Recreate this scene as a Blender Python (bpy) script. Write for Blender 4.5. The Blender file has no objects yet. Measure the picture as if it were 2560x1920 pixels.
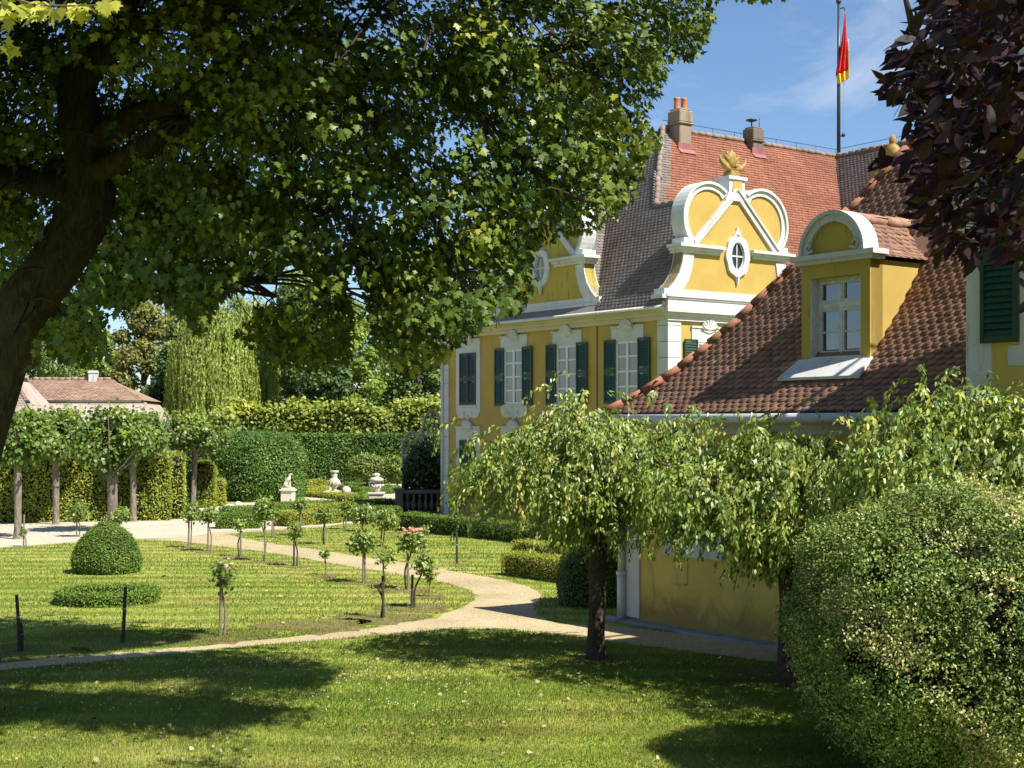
import bpy, bmesh, math, random
import numpy as np
from mathutils import Vector

random.seed(7)
RNG = np.random.default_rng(7)
R = math.radians

# ------------------------------------------------------------ camera, sky, sun
SC = bpy.context.scene
COL = SC.collection
CAM_H = 3.5
cam_d = bpy.data.cameras.new("camera")
cam = bpy.data.objects.new("camera", cam_d)
COL.objects.link(cam)
cam.location = (0, 0, CAM_H)
cam.rotation_euler = (R(90), 0, 0)
cam_d.sensor_width = 36.0
cam_d.lens = 36.0 * 3600 / 2560
cam_d.shift_y = (1070 - 960) / 2560.0
cam_d.clip_start = 0.1
cam_d.clip_end = 5000
SC.camera = cam
SC.view_settings.view_transform = 'Standard'
SC.view_settings.look = 'None'
SC.view_settings.exposure = 0.92
SC.view_settings.gamma = 1.0

SUN = Vector((0.62, -0.50, 1.0)).normalized()          # towards the sun
SUN_EL = math.asin(SUN.z)
SUN_AZ = math.atan2(SUN.x, SUN.y)
sun_d = bpy.data.lights.new("sun", 'SUN')
sun_d.energy = 5.0
sun_d.angle = R(0.53)
sun_d.color = (1.0, 0.95, 0.86)
sun = bpy.data.objects.new("sun", sun_d)
COL.objects.link(sun)
sun.location = (30, -30, 50)
sun.rotation_euler = SUN.to_track_quat('Z', 'Y').to_euler()

world = bpy.data.worlds.new("World")
SC.world = world
world.use_nodes = True
nt = world.node_tree
nt.nodes.clear()
wo = nt.nodes.new("ShaderNodeOutputWorld")
bg = nt.nodes.new("ShaderNodeBackground")
bg.inputs['Strength'].default_value = 0.077
sky = nt.nodes.new("ShaderNodeTexSky")
sky.sky_type = 'NISHITA'
sky.sun_disc = False
sky.sun_elevation = SUN_EL
sky.sun_rotation = SUN_AZ
sky.air_density = 1.0
sky.dust_density = 0.15
sky.ozone_density = 6.0
# thin wispy cloud in the air above: noise over the direction of view
tc = nt.nodes.new("ShaderNodeTexCoord")
mp = nt.nodes.new("ShaderNodeMapping")
mp.inputs['Rotation'].default_value = (0, R(-28), 0)
mp.inputs['Scale'].default_value = (2.2, 2.2, 5.5)
cn = nt.nodes.new("ShaderNodeTexNoise")
cn.inputs['Scale'].default_value = 2.3
cn.inputs['Detail'].default_value = 7
cn.inputs['Roughness'].default_value = 0.62
cn.inputs['Distortion'].default_value = 0.5
cr = nt.nodes.new("ShaderNodeValToRGB")
cr.color_ramp.elements[0].position = 0.50
cr.color_ramp.elements[0].color = (0, 0, 0, 1)
cr.color_ramp.elements[1].position = 0.80
cr.color_ramp.elements[1].color = (0.5, 0.5, 0.5, 1)
mx = nt.nodes.new("ShaderNodeMix")
mx.data_type = 'RGBA'
mx.inputs[7].default_value = (7.0, 7.2, 7.6, 1)
nt.links.new(tc.outputs['Generated'], mp.inputs['Vector'])
nt.links.new(mp.outputs['Vector'], cn.inputs['Vector'])
nt.links.new(cn.outputs['Fac'], cr.inputs['Fac'])
nt.links.new(cr.outputs['Color'], mx.inputs[0])
nt.links.new(sky.outputs['Color'], mx.inputs[6])
nt.links.new(mx.outputs[2], bg.inputs['Color'])
nt.links.new(bg.outputs['Background'], wo.inputs['Surface'])

# ------------------------------------------------------------ measuring helpers
K = 2560 / 2212.0
def W3(x, y, d):
    """the place at distance d that the photograph shows at (x, y) of its 2212-wide view"""
    return Vector(((x * K - 1280) / 3600 * d, d, CAM_H + (1070 - y * K) / 3600 * d))
def G(x, y, z=0.0):
    d = 3600 * (CAM_H - z) / (y * K - 1070)
    return Vector(((x * K - 1280) / 3600 * d, d, z))
def to_view(P):
    P = np.asarray(P)
    d = np.maximum(P[:, 1], 0.01)
    return (P[:, 0] / d * 3600 + 1280) / K, (1070 - (P[:, 2] - CAM_H) / d * 3600) / K
def in_poly(x, y, poly):
    x = np.asarray(x, float); y = np.asarray(y, float)
    ins = np.zeros(x.shape, bool)
    n = len(poly)
    for i in range(n):
        x0, y0 = poly[i][0], poly[i][1]; x1, y1 = poly[(i + 1) % n][0], poly[(i + 1) % n][1]
        if y0 == y1: continue
        c = ((y0 > y) != (y1 > y)) & (x < (x1 - x0) * (y - y0) / (y1 - y0) + x0)
        ins ^= c
    return ins
def unit(a):
    a = np.asarray(a, float)
    return a / np.maximum(np.linalg.norm(a, axis=-1, keepdims=True), 1e-9)

# ------------------------------------------------------------ objects
ORG = {}
def tag(o, label=None, cat=None, group=None, kind=None):
    if label: o['label'] = label
    if cat: o['category'] = cat
    if group: o['group'] = group
    if kind: o['kind'] = kind
    return o
def thing(name, label, cat, loc=(0, 0, 0), rz=0.0, group=None):
    o = bpy.data.objects.new(name, None)
    COL.objects.link(o)
    o.empty_display_size = 0.2
    o.location = loc
    o.rotation_euler = (0, 0, rz)
    return tag(o, label, cat, group)
def kids(o):
    return [c for c in bpy.data.objects if c.parent == o]
def copy_tree(o, parent=None, memo=None):
    c = o.copy(); COL.objects.link(c)
    if parent: c.parent = parent
    for ch in kids(o): copy_tree(ch, c)
    return c
def link_mesh(name, me, mats, parent=None):
    for m in (mats if isinstance(mats, (list, tuple)) else [mats]): me.materials.append(m)
    o = bpy.data.objects.new(name, me)
    COL.objects.link(o)
    if parent: o.parent = parent
    return o

class MB:
    """collects solids for one mesh"""
    def __init__(s, fn=None):
        s.v = []; s.f = []; s.fn = fn or (lambda a, b, c: (a, b, c)); s.mi = []; s.cur = 0; s.sm = []; s.smooth = False
    def add(s, vs, fs):
        b = len(s.v)
        s.v += [tuple(s.fn(*p)) for p in vs]
        for f in fs:
            s.f.append([b + i for i in f]); s.mi.append(s.cur); s.sm.append(s.smooth)
    def box(s, a0, a1, b0, b1, c0, c1):
        s.add([(a0, b0, c0), (a1, b0, c0), (a1, b1, c0), (a0, b1, c0), (a0, b0, c1), (a1, b0, c1), (a1, b1, c1), (a0, b1, c1)],
              [(3, 2, 1, 0), (4, 5, 6, 7), (0, 1, 5, 4), (1, 2, 6, 5), (2, 3, 7, 6), (3, 0, 4, 7)])
    def prism(s, poly, d0, d1):
        """poly in (a, c), thickness along b"""
        n = len(poly)
        s.add([(p[0], d0, p[1]) for p in poly] + [(p[0], d1, p[1]) for p in poly],
              [tuple(range(n)), tuple(range(2 * n - 1, n - 1, -1))] + [(i, (i + 1) % n, n + (i + 1) % n, n + i) for i in range(n)])
    def ring(s, outer, inner, d0, d1):
        n = len(outer)
        vs = [(p[0], d, p[1]) for d in (d0, d1) for q in (outer, inner) for p in q]
        fs = []
        for i in range(n):
            j = (i + 1) % n
            fs += [(i, j, n + j, n + i), (2 * n + i, 3 * n + i, 3 * n + j, 2 * n + j), (i, 2 * n + i, 2 * n + j, j), (n + i, n + j, 3 * n + j, 3 * n + i)]
        s.add(vs, fs)
    def band(s, pts, w, d0, d1, flip=1):
        """a moulding of width w that follows the open line pts in (a, c)"""
        pts = [Vector(p) for p in pts]
        off = []
        for i, p in enumerate(pts):
            t = (pts[min(i + 1, len(pts) - 1)] - pts[max(i - 1, 0)]).normalized()
            off.append(p + Vector((-t.y, t.x)) * w * flip)
        n = len(pts)
        vs = [(p.x, d, p.y) for d in (d0, d1) for q in (pts, off) for p in q]
        fs = []
        for i in range(n - 1):
            fs += [(i, i + 1, n + i + 1, n + i), (2 * n + i, 3 * n + i, 3 * n + i + 1, 2 * n + i + 1),
                   (i, 2 * n + i, 2 * n + i + 1, i + 1), (n + i, n + i + 1, 3 * n + i + 1, 3 * n + i)]
        fs += [(0, n, 3 * n, 2 * n), (n - 1, 3 * n - 1, 4 * n - 1, 2 * n - 1)]
        s.add(vs, fs)
    def tube(s, pts, rad, n=8, cap=True, wob=0.0):
        pts = [Vector(p) for p in pts]
        if not isinstance(rad, (list, tuple)): rad = [rad] * len(pts)
        vs = []; prev = None
        for i, p in enumerate(pts):
            t = (pts[min(i + 1, len(pts) - 1)] - pts[max(i - 1, 0)]).normalized()
            if prev is None:
                a = Vector((1, 0, 0)) if abs(t.x) < 0.8 else Vector((0, 1, 0))
            else: a = prev
            x = (a - t * a.dot(t)).normalized(); prev = x
            y = t.cross(x)
            for k in range(n):
                an = 2 * math.pi * k / n
                r = rad[i] * (1 + (wob * math.sin(3 * an + i * .9) + wob * random.uniform(-.6, .6) if wob else 0))
                q = p + x * math.cos(an) * r + y * math.sin(an) * r
                vs.append(tuple(q))
        fs = []
        for i in range(len(pts) - 1):
            for k in range(n):
                k2 = (k + 1) % n
                fs.append((i * n + k, i * n + k2, (i + 1) * n + k2, (i + 1) * n + k))
        if cap:
            fs.append(tuple(range(n - 1, -1, -1))); fs.append(tuple((len(pts) - 1) * n + k for k in range(n)))
        s.add(vs, fs)
    def lathe(s, prof, c=(0, 0, 0), n=16, sq=0):
        vs = []; fs = []
        for r, z in prof:
            for k in range(n):
                an = 2 * math.pi * (k + .5) / n
                vs.append((c[0] + math.cos(an) * r, c[1] + math.sin(an) * r, c[2] + z))
        for i in range(len(prof) - 1):
            for k in range(n):
                k2 = (k + 1) % n
                fs.append((i * n + k, i * n + k2, (i + 1) * n + k2, (i + 1) * n + k))
        fs.append(tuple(range(n - 1, -1, -1))); fs.append(tuple((len(prof) - 1) * n + k for k in range(n)))
        s.add(vs, fs)
    def ball(s, c, rx, ry=None, rz=None, n=10, m=7):
        ry = ry or rx; rz = rz or rx
        prof = []
        vs = [(c[0], c[1], c[2] - rz)]; fs = []
        for i in range(1, m):
            th = math.pi * i / m
            for k in range(n):
                an = 2 * math.pi * k / n
                vs.append((c[0] + rx * math.sin(th) * math.cos(an), c[1] + ry * math.sin(th) * math.sin(an), c[2] - rz * math.cos(th)))
        vs.append((c[0], c[1], c[2] + rz))
        for k in range(n):
            k2 = (k + 1) % n
            fs.append((0, 1 + k2, 1 + k))
            for i in range(m - 2):
                a = 1 + i * n
                fs.append((a + k, a + k2, a + n + k2, a + n + k))
            a = 1 + (m - 2) * n
            fs.append((a + k, a + k2, len(vs) - 1))
        s.add(vs, fs)
    def build(s, name, mats, parent=None, bevel=0.0, org=None):
        me = bpy.data.meshes.new(name)
        vs = s.v
        if org is not None: vs = [(p[0] - org[0], p[1] - org[1], p[2] - org[2]) for p in vs]
        me.from_pydata(vs, [], s.f)
        me.polygons.foreach_set("material_index", s.mi)
        me.polygons.foreach_set("use_smooth", s.sm)
        bm = bmesh.new(); bm.from_mesh(me)
        bmesh.ops.recalc_face_normals(bm, faces=bm.faces)
        if bevel:
            ed = [e for e in bm.edges if len(e.link_faces) == 2 and e.calc_face_angle(0) > 0.6]
            bmesh.ops.bevel(bm, geom=ed, offset=bevel, segments=1, affect='EDGES', clamp_overlap=True)
        bm.to_mesh(me); bm.free()
        return link_mesh(name, me, mats, parent)

class Soup:
    """very many small faces (leaves, tiles, blades) in one mesh, each with its own tint"""
    def __init__(s):
        s.V = []; s.L = []; s.T = []; s.A = []; s.M = []; s.n = 0
    def inst(s, tv, tf, pos, X, Y, Z, sc=1.0, tint=None, mi=0):
        tv = np.asarray(tv, float); N = len(pos)
        if N == 0: return
        if np.ndim(sc) == 0: sc = np.full(N, float(sc))
        v = (tv[None, :, 0, None] * X[:, None, :] + tv[None, :, 1, None] * Y[:, None, :] + tv[None, :, 2, None] * Z[:, None, :]) * sc[:, None, None] + np.asarray(pos)[:, None, :]
        k = len(tv)
        lf = np.concatenate([np.array(f) for f in tf]); lt = np.array([len(f) for f in tf])
        s.L.append((lf[None, :] + (np.arange(N) * k)[:, None] + s.n).ravel())
        s.T.append(np.tile(lt, N))
        s.M.append(np.full(N * len(lt), mi))
        if tint is None: tint = RNG.random(N)
        s.A.append(np.repeat(tint, k))
        s.V.append(v.reshape(-1, 3)); s.n += N * k
    def mb(s, mb, tint=0.5, mi=0):
        v = np.array(mb.v, float)
        s.L.append(np.concatenate([np.array(f) for f in mb.f]) + s.n)
        s.T.append(np.array([len(f) for f in mb.f])); s.M.append(np.full(len(mb.f), mi))
        s.A.append(np.full(len(v), tint)); s.V.append(v); s.n += len(v)
    def build(s, name, mats, parent=None, org=None):
        V = np.concatenate(s.V); L = np.concatenate(s.L); T = np.concatenate(s.T); A = np.concatenate(s.A); M = np.concatenate(s.M)
        if org is not None: V = V - np.asarray(org)
        me = bpy.data.meshes.new(name)
        me.vertices.add(len(V)); me.vertices.foreach_set("co", V.astype(np.float32).ravel())
        me.loops.add(len(L)); me.loops.foreach_set("vertex_index", L.astype(np.int32))
        me.polygons.add(len(T)); me.polygons.foreach_set("loop_start", np.concatenate([[0], np.cumsum(T)[:-1]]).astype(np.int32))
        me.polygons.foreach_set("loop_total", T.astype(np.int32))
        me.polygons.foreach_set("material_index", M.astype(np.int32))
        at = me.attributes.new("tint", 'FLOAT', 'POINT'); at.data.foreach_set("value", A.astype(np.float32))
        me.update(calc_edges=True)
        return link_mesh(name, me, mats, parent)

def axes(N, T):
    """leaf axes: X across, Y to the tip T, Z the upper face near N"""
    T = unit(T); Z = unit(N - T * np.sum(N * T, 1, keepdims=True)); X = np.cross(T, Z)
    return X, T, Z

# leaf shapes (x across, y along, z up)
def halves(right, fold=0.12, curl=0.18):
    f = lambda p: -fold * abs(p[0]) - curl * max(0, p[1]) ** 2 * 0.6
    n = len(right)
    mid_r = right; v = [(p[0], p[1], f(p)) for p in right] + [(-p[0], p[1], f(p)) for p in right[1:-1]]
    left = [0] + list(range(n, n + n - 2)) + [n - 1]
    return v, [tuple(range(n)), tuple(reversed(left))]
MAPLE = halves([(0, 0), (.16, -.07), (.42, -.02), (.30, .17), (.60, .40), (.37, .46), (.21, .55), (.26, .76), (.11, .79), (0, 1.05)], .24, .42)
LENS = halves([(0, 0), (.17, .22), (.20, .48), (.10, .8), (0, 1)], .25, .45)
OVAL = halves([(0, 0), (.2, .12), (.31, .38), (.28, .62), (.14, .86), (0, 1.02)], .22, .35)
PLUM = halves([(0, 0), (.13, .12), (.22, .36), (.21, .58), (.11, .82), (0, 1.05)], .30, .45)
BOXL = ([(0, 0, 0), (.26, .5, .05), (0, 1, -.05), (-.26, .5, .05)], [(0, 1, 2, 3)])
QUAD = ([(0, 0, 0), (.45, .45, -.10), (0, 1, -.22), (-.45, .45, -.10)], [(0, 1, 2), (0, 2, 3)])
LOBED = halves([(0, 0), (.34, .05), (.5, .35), (.33, .55), (.25, .8), (0, 1)], .15, .3)
# ------------------------------------------------------------ materials
def ND(name):
    m = bpy.data.materials.new(name); m.use_nodes = True
    t = m.node_tree; t.nodes.clear()
    out = t.nodes.new("ShaderNodeOutputMaterial")
    return m, t, out
def N_(t, kind, **kw):
    n = t.nodes.new(kind)
    for k, v in kw.items():
        if k in n.inputs: n.inputs[k].default_value = v
        else: setattr(n, k, v)
    return n
def ramp(t, stops):
    n = t.nodes.new("ShaderNodeValToRGB"); e = n.color_ramp.elements
    while len(e) > 1: e.remove(e[-1])
    for i, (p, c) in enumerate(stops):
        q = e[0] if i == 0 else e.new(p)
        q.position = p; q.color = (c[0], c[1], c[2], 1) if not isinstance(c, (int, float)) else (c, c, c, 1)
    return n
def mixc(t, a, b, fac, blend='MIX'):
    n = t.nodes.new("ShaderNodeMix"); n.data_type = 'RGBA'; n.blend_type = blend
    for i, s in ((6, a), (7, b), (0, fac)):
        if hasattr(s, 'is_output') or hasattr(s, 'links'): t.links.new(s, n.inputs[i])
        elif i == 0: n.inputs[0].default_value = s
        else: n.inputs[i].default_value = (s[0], s[1], s[2], 1)
    return n.outputs[2]
def noise(t, vec, scale, detail=4, rough=.55, dist=0.0):
    n = N_(t, "ShaderNodeTexNoise", Scale=scale, Detail=detail, Roughness=rough, Distortion=dist)
    if vec is not None: t.links.new(vec, n.inputs['Vector'])
    return n.outputs['Fac']
def objco(t, scale=None):
    tc = t.nodes.new("ShaderNodeTexCoord")
    if scale is None: return tc.outputs['Object']
    mp = t.nodes.new("ShaderNodeMapping"); mp.inputs['Scale'].default_value = scale
    t.links.new(tc.outputs['Object'], mp.inputs['Vector'])
    return mp.outputs['Vector']
def bump(t, h, strength=.3, dist=.02):
    b = N_(t, "ShaderNodeBump", Strength=strength, Distance=dist)
    t.links.new(h, b.inputs['Height']); return b.outputs['Normal']

def plain(name, col, rough=.6, var=.15, vscale=3.0, spec=.3, bmp=0.0, bscale=40, metal=0.0, coat=0.0):
    m, t, out = ND(name)
    p = N_(t, "ShaderNodeBsdfPrincipled", Roughness=rough, Metallic=metal)
    p.inputs['Specular IOR Level'].default_value = spec
    if coat: p.inputs['Coat Weight'].default_value = coat
    co = objco(t)
    f = noise(t, co, vscale, 5)
    r = ramp(t, [(.3, [c * (1 - var) for c in col]), (.7, [min(1, c * (1 + var)) for c in col])])
    t.links.new(f, r.inputs['Fac']); t.links.new(r.outputs['Color'], p.inputs['Base Color'])
    if bmp: t.links.new(bump(t, noise(t, co, bscale, 3), bmp, .01), p.inputs['Normal'])
    t.links.new(p.outputs[0], out.inputs['Surface'])
    return m

def plaster(name, col, dirt=(.10, .09, .06), amount=.35, low=None, streak=.4):
    """lime plaster with blotches, streaks of weather and a damp foot"""
    m, t, out = ND(name)
    p = N_(t, "ShaderNodeBsdfPrincipled", Roughness=.88)
    p.inputs['Specular IOR Level'].default_value = .15
    co = objco(t)
    a = noise(t, co, .9, 6, .6)
    r1 = ramp(t, [(.3, [c * .86 for c in col]), (.7, [min(1, c * 1.08) for c in col])])
    t.links.new(a, r1.inputs['Fac'])
    c = r1.outputs['Color']
    b = noise(t, objco(t, (3, 3, .55)), 1.6, 6, .65, .4)
    r2 = ramp(t, [(.56, 0.0), (.74, amount)]); t.links.new(b, r2.inputs['Fac'])
    c = mixc(t, c, dirt, r2.outputs['Color'])
    d = noise(t, co, 22, 4, .7)
    r3 = ramp(t, [(.62, 0.0), (.8, amount * .7)]); t.links.new(d, r3.inputs['Fac'])
    c = mixc(t, c, [x * .8 for x in dirt], r3.outputs['Color'])
    if low:
        sp = t.nodes.new("ShaderNodeSeparateXYZ"); t.links.new(co, sp.inputs[0])
        mr = N_(t, "ShaderNodeMapRange"); mr.inputs[1].default_value = low[0]; mr.inputs[2].default_value = low[1]
        mr.inputs[3].default_value = 1; mr.inputs[4].default_value = 0
        t.links.new(sp.outputs[2], mr.inputs[0])
        n2 = noise(t, co, 2.2, 6, .7, .6)
        ml = t.nodes.new("ShaderNodeMath"); ml.operation = 'MULTIPLY'
        t.links.new(mr.outputs[0], ml.inputs[0]); t.links.new(n2, ml.inputs[1])
        r4 = ramp(t, [(.16, 0.0), (.42, .85)]); t.links.new(ml.outputs[0], r4.inputs['Fac'])
        c = mixc(t, c, [col[0] * .42, col[1] * .38, col[2] * .45], r4.outputs['Color'])
    t.links.new(c, p.inputs['Base Color'])
    h = noise(t, co, 60, 4); h2 = noise(t, co, 3.5, 3)
    ad = t.nodes.new("ShaderNodeMath"); ad.operation = 'ADD'; t.links.new(h, ad.inputs[0]); t.links.new(h2, ad.inputs[1])
    t.links.new(bump(t, ad.outputs[0], .25, .012), p.inputs['Normal'])
    t.links.new(p.outputs[0], out.inputs['Surface'])
    return m

def tintnode(t):
    a = t.nodes.new("ShaderNodeAttribute"); a.attribute_name = "tint"; return a.outputs['Fac']

def leafy(name, stops, transl=.32, rough=.5, spec=.35, nscale=1.2, nvar=.35, warm=(1.35, 1.25, .6)):
    m, t, out = ND(name)
    p = N_(t, "ShaderNodeBsdfPrincipled", Roughness=rough)
    p.inputs['Specular IOR Level'].default_value = spec
    r = ramp(t, stops); t.links.new(tintnode(t), r.inputs['Fac'])
    f = noise(t, objco(t), nscale, 3)
    r2 = ramp(t, [(.3, 1 - nvar), (.7, 1 + nvar)]); t.links.new(f, r2.inputs['Fac'])
    c = mixc(t, r.outputs['Color'], r2.outputs['Color'], 1.0, 'MULTIPLY')
    t.links.new(c, p.inputs['Base Color'])
    tr = t.nodes.new("ShaderNodeBsdfTranslucent")
    t.links.new(mixc(t, c, warm, 1.0, 'MULTIPLY'), tr.inputs['Color'])
    ms = N_(t, "ShaderNodeMixShader"); ms.inputs[0].default_value = transl
    t.links.new(p.outputs[0], ms.inputs[1]); t.links.new(tr.outputs[0], ms.inputs[2])
    t.links.new(ms.outputs[0], out.inputs['Surface'])
    return m

def tilemat(name, stops, moss=(.10, .09, .05), mossamt=.35, rough=.8):
    m, t, out = ND(name)
    p = N_(t, "ShaderNodeBsdfPrincipled", Roughness=rough)
    p.inputs['Specular IOR Level'].default_value = .25
    r = ramp(t, stops); t.links.new(tintnode(t), r.inputs['Fac'])
    co = objco(t)
    r2 = ramp(t, [(.3, .78), (.7, 1.18)]); t.links.new(noise(t, co, .7, 5, .6), r2.inputs['Fac'])
    c = mixc(t, r.outputs['Color'], r2.outputs['Color'], 1.0, 'MULTIPLY')
    r3 = ramp(t, [(.56, 0.0), (.72, mossamt)]); t.links.new(noise(t, co, 5, 6, .7), r3.inputs['Fac'])
    c = mixc(t, c, moss, r3.outputs['Color'])
    r4 = ramp(t, [(.70, 0.0), (.76, .5)]); t.links.new(noise(t, co, 19, 3, .6), r4.inputs['Fac'])
    c = mixc(t, c, (.42, .36, .30), r4.outputs['Color'])
    t.links.new(c, p.inputs['Base Color'])
    t.links.new(bump(t, noise(t, co, 45, 3), .3, .01), p.inputs['Normal'])
    t.links.new(p.outputs[0], out.inputs['Surface'])
    return m

def barkmat(name, dark, light, zs=.35, scale=14):
    m, t, out = ND(name)
    p = N_(t, "ShaderNodeBsdfPrincipled", Roughness=.9)
    p.inputs['Specular IOR Level'].default_value = .15
    n = noise(t, objco(t, (1, 1, zs)), scale, 7, .65, .9)
    r = ramp(t, [(.42, dark), (.60, light)]); t.links.new(n, r.inputs['Fac'])
    c = mixc(t, r.outputs['Color'], [x * .6 + .02 for x in light], noise(t, objco(t), 2.0, 3))
    t.links.new(c, p.inputs['Base Color'])
    t.links.new(bump(t, n, 1.0, .035), p.inputs['Normal'])
    t.links.new(p.outputs[0], out.inputs['Surface'])
    return m

def groundmat(name, stops, big, bigscale, fine, fstr=.4, fdist=.02, stretch=None, patch=None, bands=False):
    m, t, out = ND(name)
    p = N_(t, "ShaderNodeBsdfPrincipled", Roughness=.95)
    p.inputs['Specular IOR Level'].default_value = .1
    co = objco(t)
    r = ramp(t, stops); t.links.new(noise(t, co if stretch is None else objco(t, stretch), bigscale, 6, .6, .3), r.inputs['Fac'])
    c = r.outputs['Color']
    f = noise(t, co, fine, 4, .7)
    r2 = ramp(t, [(.28, 1 - big), (.72, 1 + big)]); t.links.new(f, r2.inputs['Fac'])
    c = mixc(t, c, r2.outputs['Color'], 1.0, 'MULTIPLY')
    f3 = noise(t, co, fine * 3.7, 2, .6)
    r5 = ramp(t, [(.3, 1 - big * .8), (.7, 1 + big * .8)]); t.links.new(f3, r5.inputs['Fac'])
    c = mixc(t, c, r5.outputs['Color'], 1.0, 'MULTIPLY')
    if patch:
        r3 = ramp(t, [(.56, 0.0), (.70, patch[2])]); t.links.new(noise(t, co, patch[1], 5, .6, .5), r3.inputs['Fac'])
        c = mixc(t, c, patch[0], r3.outputs['Color'])
    if bands:
        wv = N_(t, "ShaderNodeTexWave", Scale=.30, Distortion=7.0); wv.inputs['Detail Scale'].default_value = .35; wv.inputs['Detail'].default_value = 2; wv.bands_direction = 'Y'
        t.links.new(co, wv.inputs['Vector']); r6 = ramp(t, [(.3, .74), (.7, 1.15)]); t.links.new(wv.outputs['Fac'], r6.inputs['Fac'])
        c = mixc(t, c, r6.outputs['Color'], 1.0, 'MULTIPLY')
    t.links.new(c, p.inputs['Base Color'])
    t.links.new(bump(t, f, fstr, fdist), p.inputs['Normal'])
    t.links.new(p.outputs[0], out.inputs['Surface'])
    return m

def glassmat(name, tr=.55, tintc=(.75, .8, .85)):
    m, t, out = ND(name)
    g = N_(t, "ShaderNodeBsdfGlossy", Roughness=.03); g.inputs['Color'].default_value = (.85, .9, .95, 1)
    a = t.nodes.new("ShaderNodeBsdfTransparent"); a.inputs['Color'].default_value = (*tintc, 1)
    fr = N_(t, "ShaderNodeFresnel", IOR=1.6)
    mr = N_(t, "ShaderNodeMapRange"); mr.inputs[3].default_value = 1 - tr; mr.inputs[4].default_value = 1
    t.links.new(fr.outputs[0], mr.inputs[0])
    ms = t.nodes.new("ShaderNodeMixShader"); t.links.new(mr.outputs[0], ms.inputs[0])
    t.links.new(a.outputs[0], ms.inputs[1]); t.links.new(g.outputs[0], ms.inputs[2])
    t.links.new(ms.outputs[0], out.inputs['Surface'])
    return m

YEL = (.44, .305, .085)
M = {}
M['yellow'] = plaster("yellow_plaster", YEL, dirt=(.28, .20, .08), amount=.30)
M['yellow_old'] = plaster("weathered_yellow_plaster", (.62, .46, .12), dirt=(.22, .165, .06), amount=.6, low=(0.0, 1.1))
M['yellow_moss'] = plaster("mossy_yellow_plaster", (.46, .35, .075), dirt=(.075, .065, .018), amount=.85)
M['white'] = plaster("white_stucco", (.54, .54, .525), dirt=(.20, .19, .165), amount=.42)
M['white_old'] = plaster("weathered_white_stucco", (.57, .57, .55), dirt=(.12, .11, .09), amount=.7)
M['white_paint'] = plain("white_window_paint", (.62, .62, .61), .4, .05, spec=.4)
M['white_worn'] = plain("worn_white_window_paint", (.55, .55, .52), .6, .18, 9, bmp=.2)
M['shutter'] = plain("dark_green_shutter_paint", (.012, .045, .026), .45, .25, 6, spec=.4)
M['shutter_grey'] = plain("dark_grey_green_shutter_paint", (.022, .032, .030), .5, .25, 6, spec=.4)
M['curtain_pane'] = plain("curtained_window_pane", (.19, .19, .20), .12, .08, 4, spec=.6, coat=.4)
M['pane_dark'] = plain("dark_window_pane", (.015, .017, .02), .06, .2, 3, spec=.7)
M['glass'] = glassmat("window_glass", .86)
M['curtain'] = plain("curtain_cloth", (.62, .62, .62), .9, .1, 12)
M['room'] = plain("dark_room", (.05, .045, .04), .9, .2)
M['gold'] = plain("ochre_gold_ornament", (.30, .195, .05), .6, .3, 7, bmp=.5, bscale=18)
M['stone'] = plain("pale_statue_stone", (.50, .46, .38), .9, .25, 6, bmp=.5, bscale=30)
M['plinth'] = plaster("pale_plinth_stone", (.62, .57, .46), dirt=(.3, .27, .2), amount=.3)
M['chimney_dark'] = plaster("sooty_chimney_brick", (.17, .14, .11), dirt=(.04, .04, .035), amount=.8)
M['chimney'] = plaster("rough_chimney_render", (.27, .215, .15), dirt=(.07, .07, .06), amount=.8)
M['pot'] = plain("terracotta_pot", (.50, .17, .075), .8, .25, 6)
M['flash'] = plain("red_flashing_sheet", (.27, .10, .09), .55, .25, spec=.5)
M['tile_grey'] = tilemat("grey_brown_tiles", [(0, (.155, .128, .112)), (.5, (.198, .163, .143)), (1, (.24, .198, .175))], mossamt=.15)
M['tile_red'] = tilemat("orange_red_tiles", [(0, (.21, .08, .046)), (.5, (.26, .102, .060)), (.95, (.30, .13, .08)), (1, (.42, .12, .05))], moss=(.16, .10, .06), mossamt=.3)
M['tile_brown'] = tilemat("brown_plain_tiles", [(0, (.15, .088, .066)), (.5, (.235, .128, .088)), (.9, (.31, .165, .10)), (1, (.34, .24, .19))], moss=(.09, .06, .04), mossamt=.35)
M['tile_far'] = tilemat("faded_pink_brown_tiles", [(0, (.22, .135, .095)), (.5, (.30, .19, .135)), (1, (.37, .25, .19))], mossamt=.2)
M['tile_pale'] = tilemat("pale_pink_tiles", [(0, (.29, .235, .20)), (.5, (.36, .295, .255)), (1, (.43, .36, .32))], mossamt=.12)
M['hip'] = tilemat("ridge_tiles", [(0, (.20, .095, .06)), (.5, (.30, .135, .08)), (1, (.40, .24, .17))], mossamt=.45)
M['hip_grey'] = tilemat("grey_ridge_tiles", [(0, (.16, .12, .10)), (.5, (.26, .20, .16)), (1, (.34, .24, .18))], mossamt=.5)
M['gutter'] = plain("painted_gutter_metal", (.52, .53, .49), .45, .08, spec=.5)
M['zinc'] = plain("grey_gutter_stone", (.23, .24, .26), .7, .25, 5, bmp=.3)
M['dark_wood'] = plain("dark_eave_boards", (.03, .026, .022), .9, .2)
M['pole'] = plain("dark_pole_paint", (.03, .03, .035), .4, .1, spec=.5)
M['rope'] = plain("grey_rope", (.3, .3, .3), .9, .1)
M['flag_red'] = plain("red_flag_cloth", (.60, .022, .025), .8, .2, 5)
M['flag_yellow'] = plain("yellow_flag_cloth", (.72, .46, .04), .8, .15, 5)
M['flag_white'] = plain("white_flag_cloth", (.75, .72, .70), .8, .1, 5)
M['iron'] = plain("grey_iron", (.30, .29, .25), .6, .25, 8)
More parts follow.
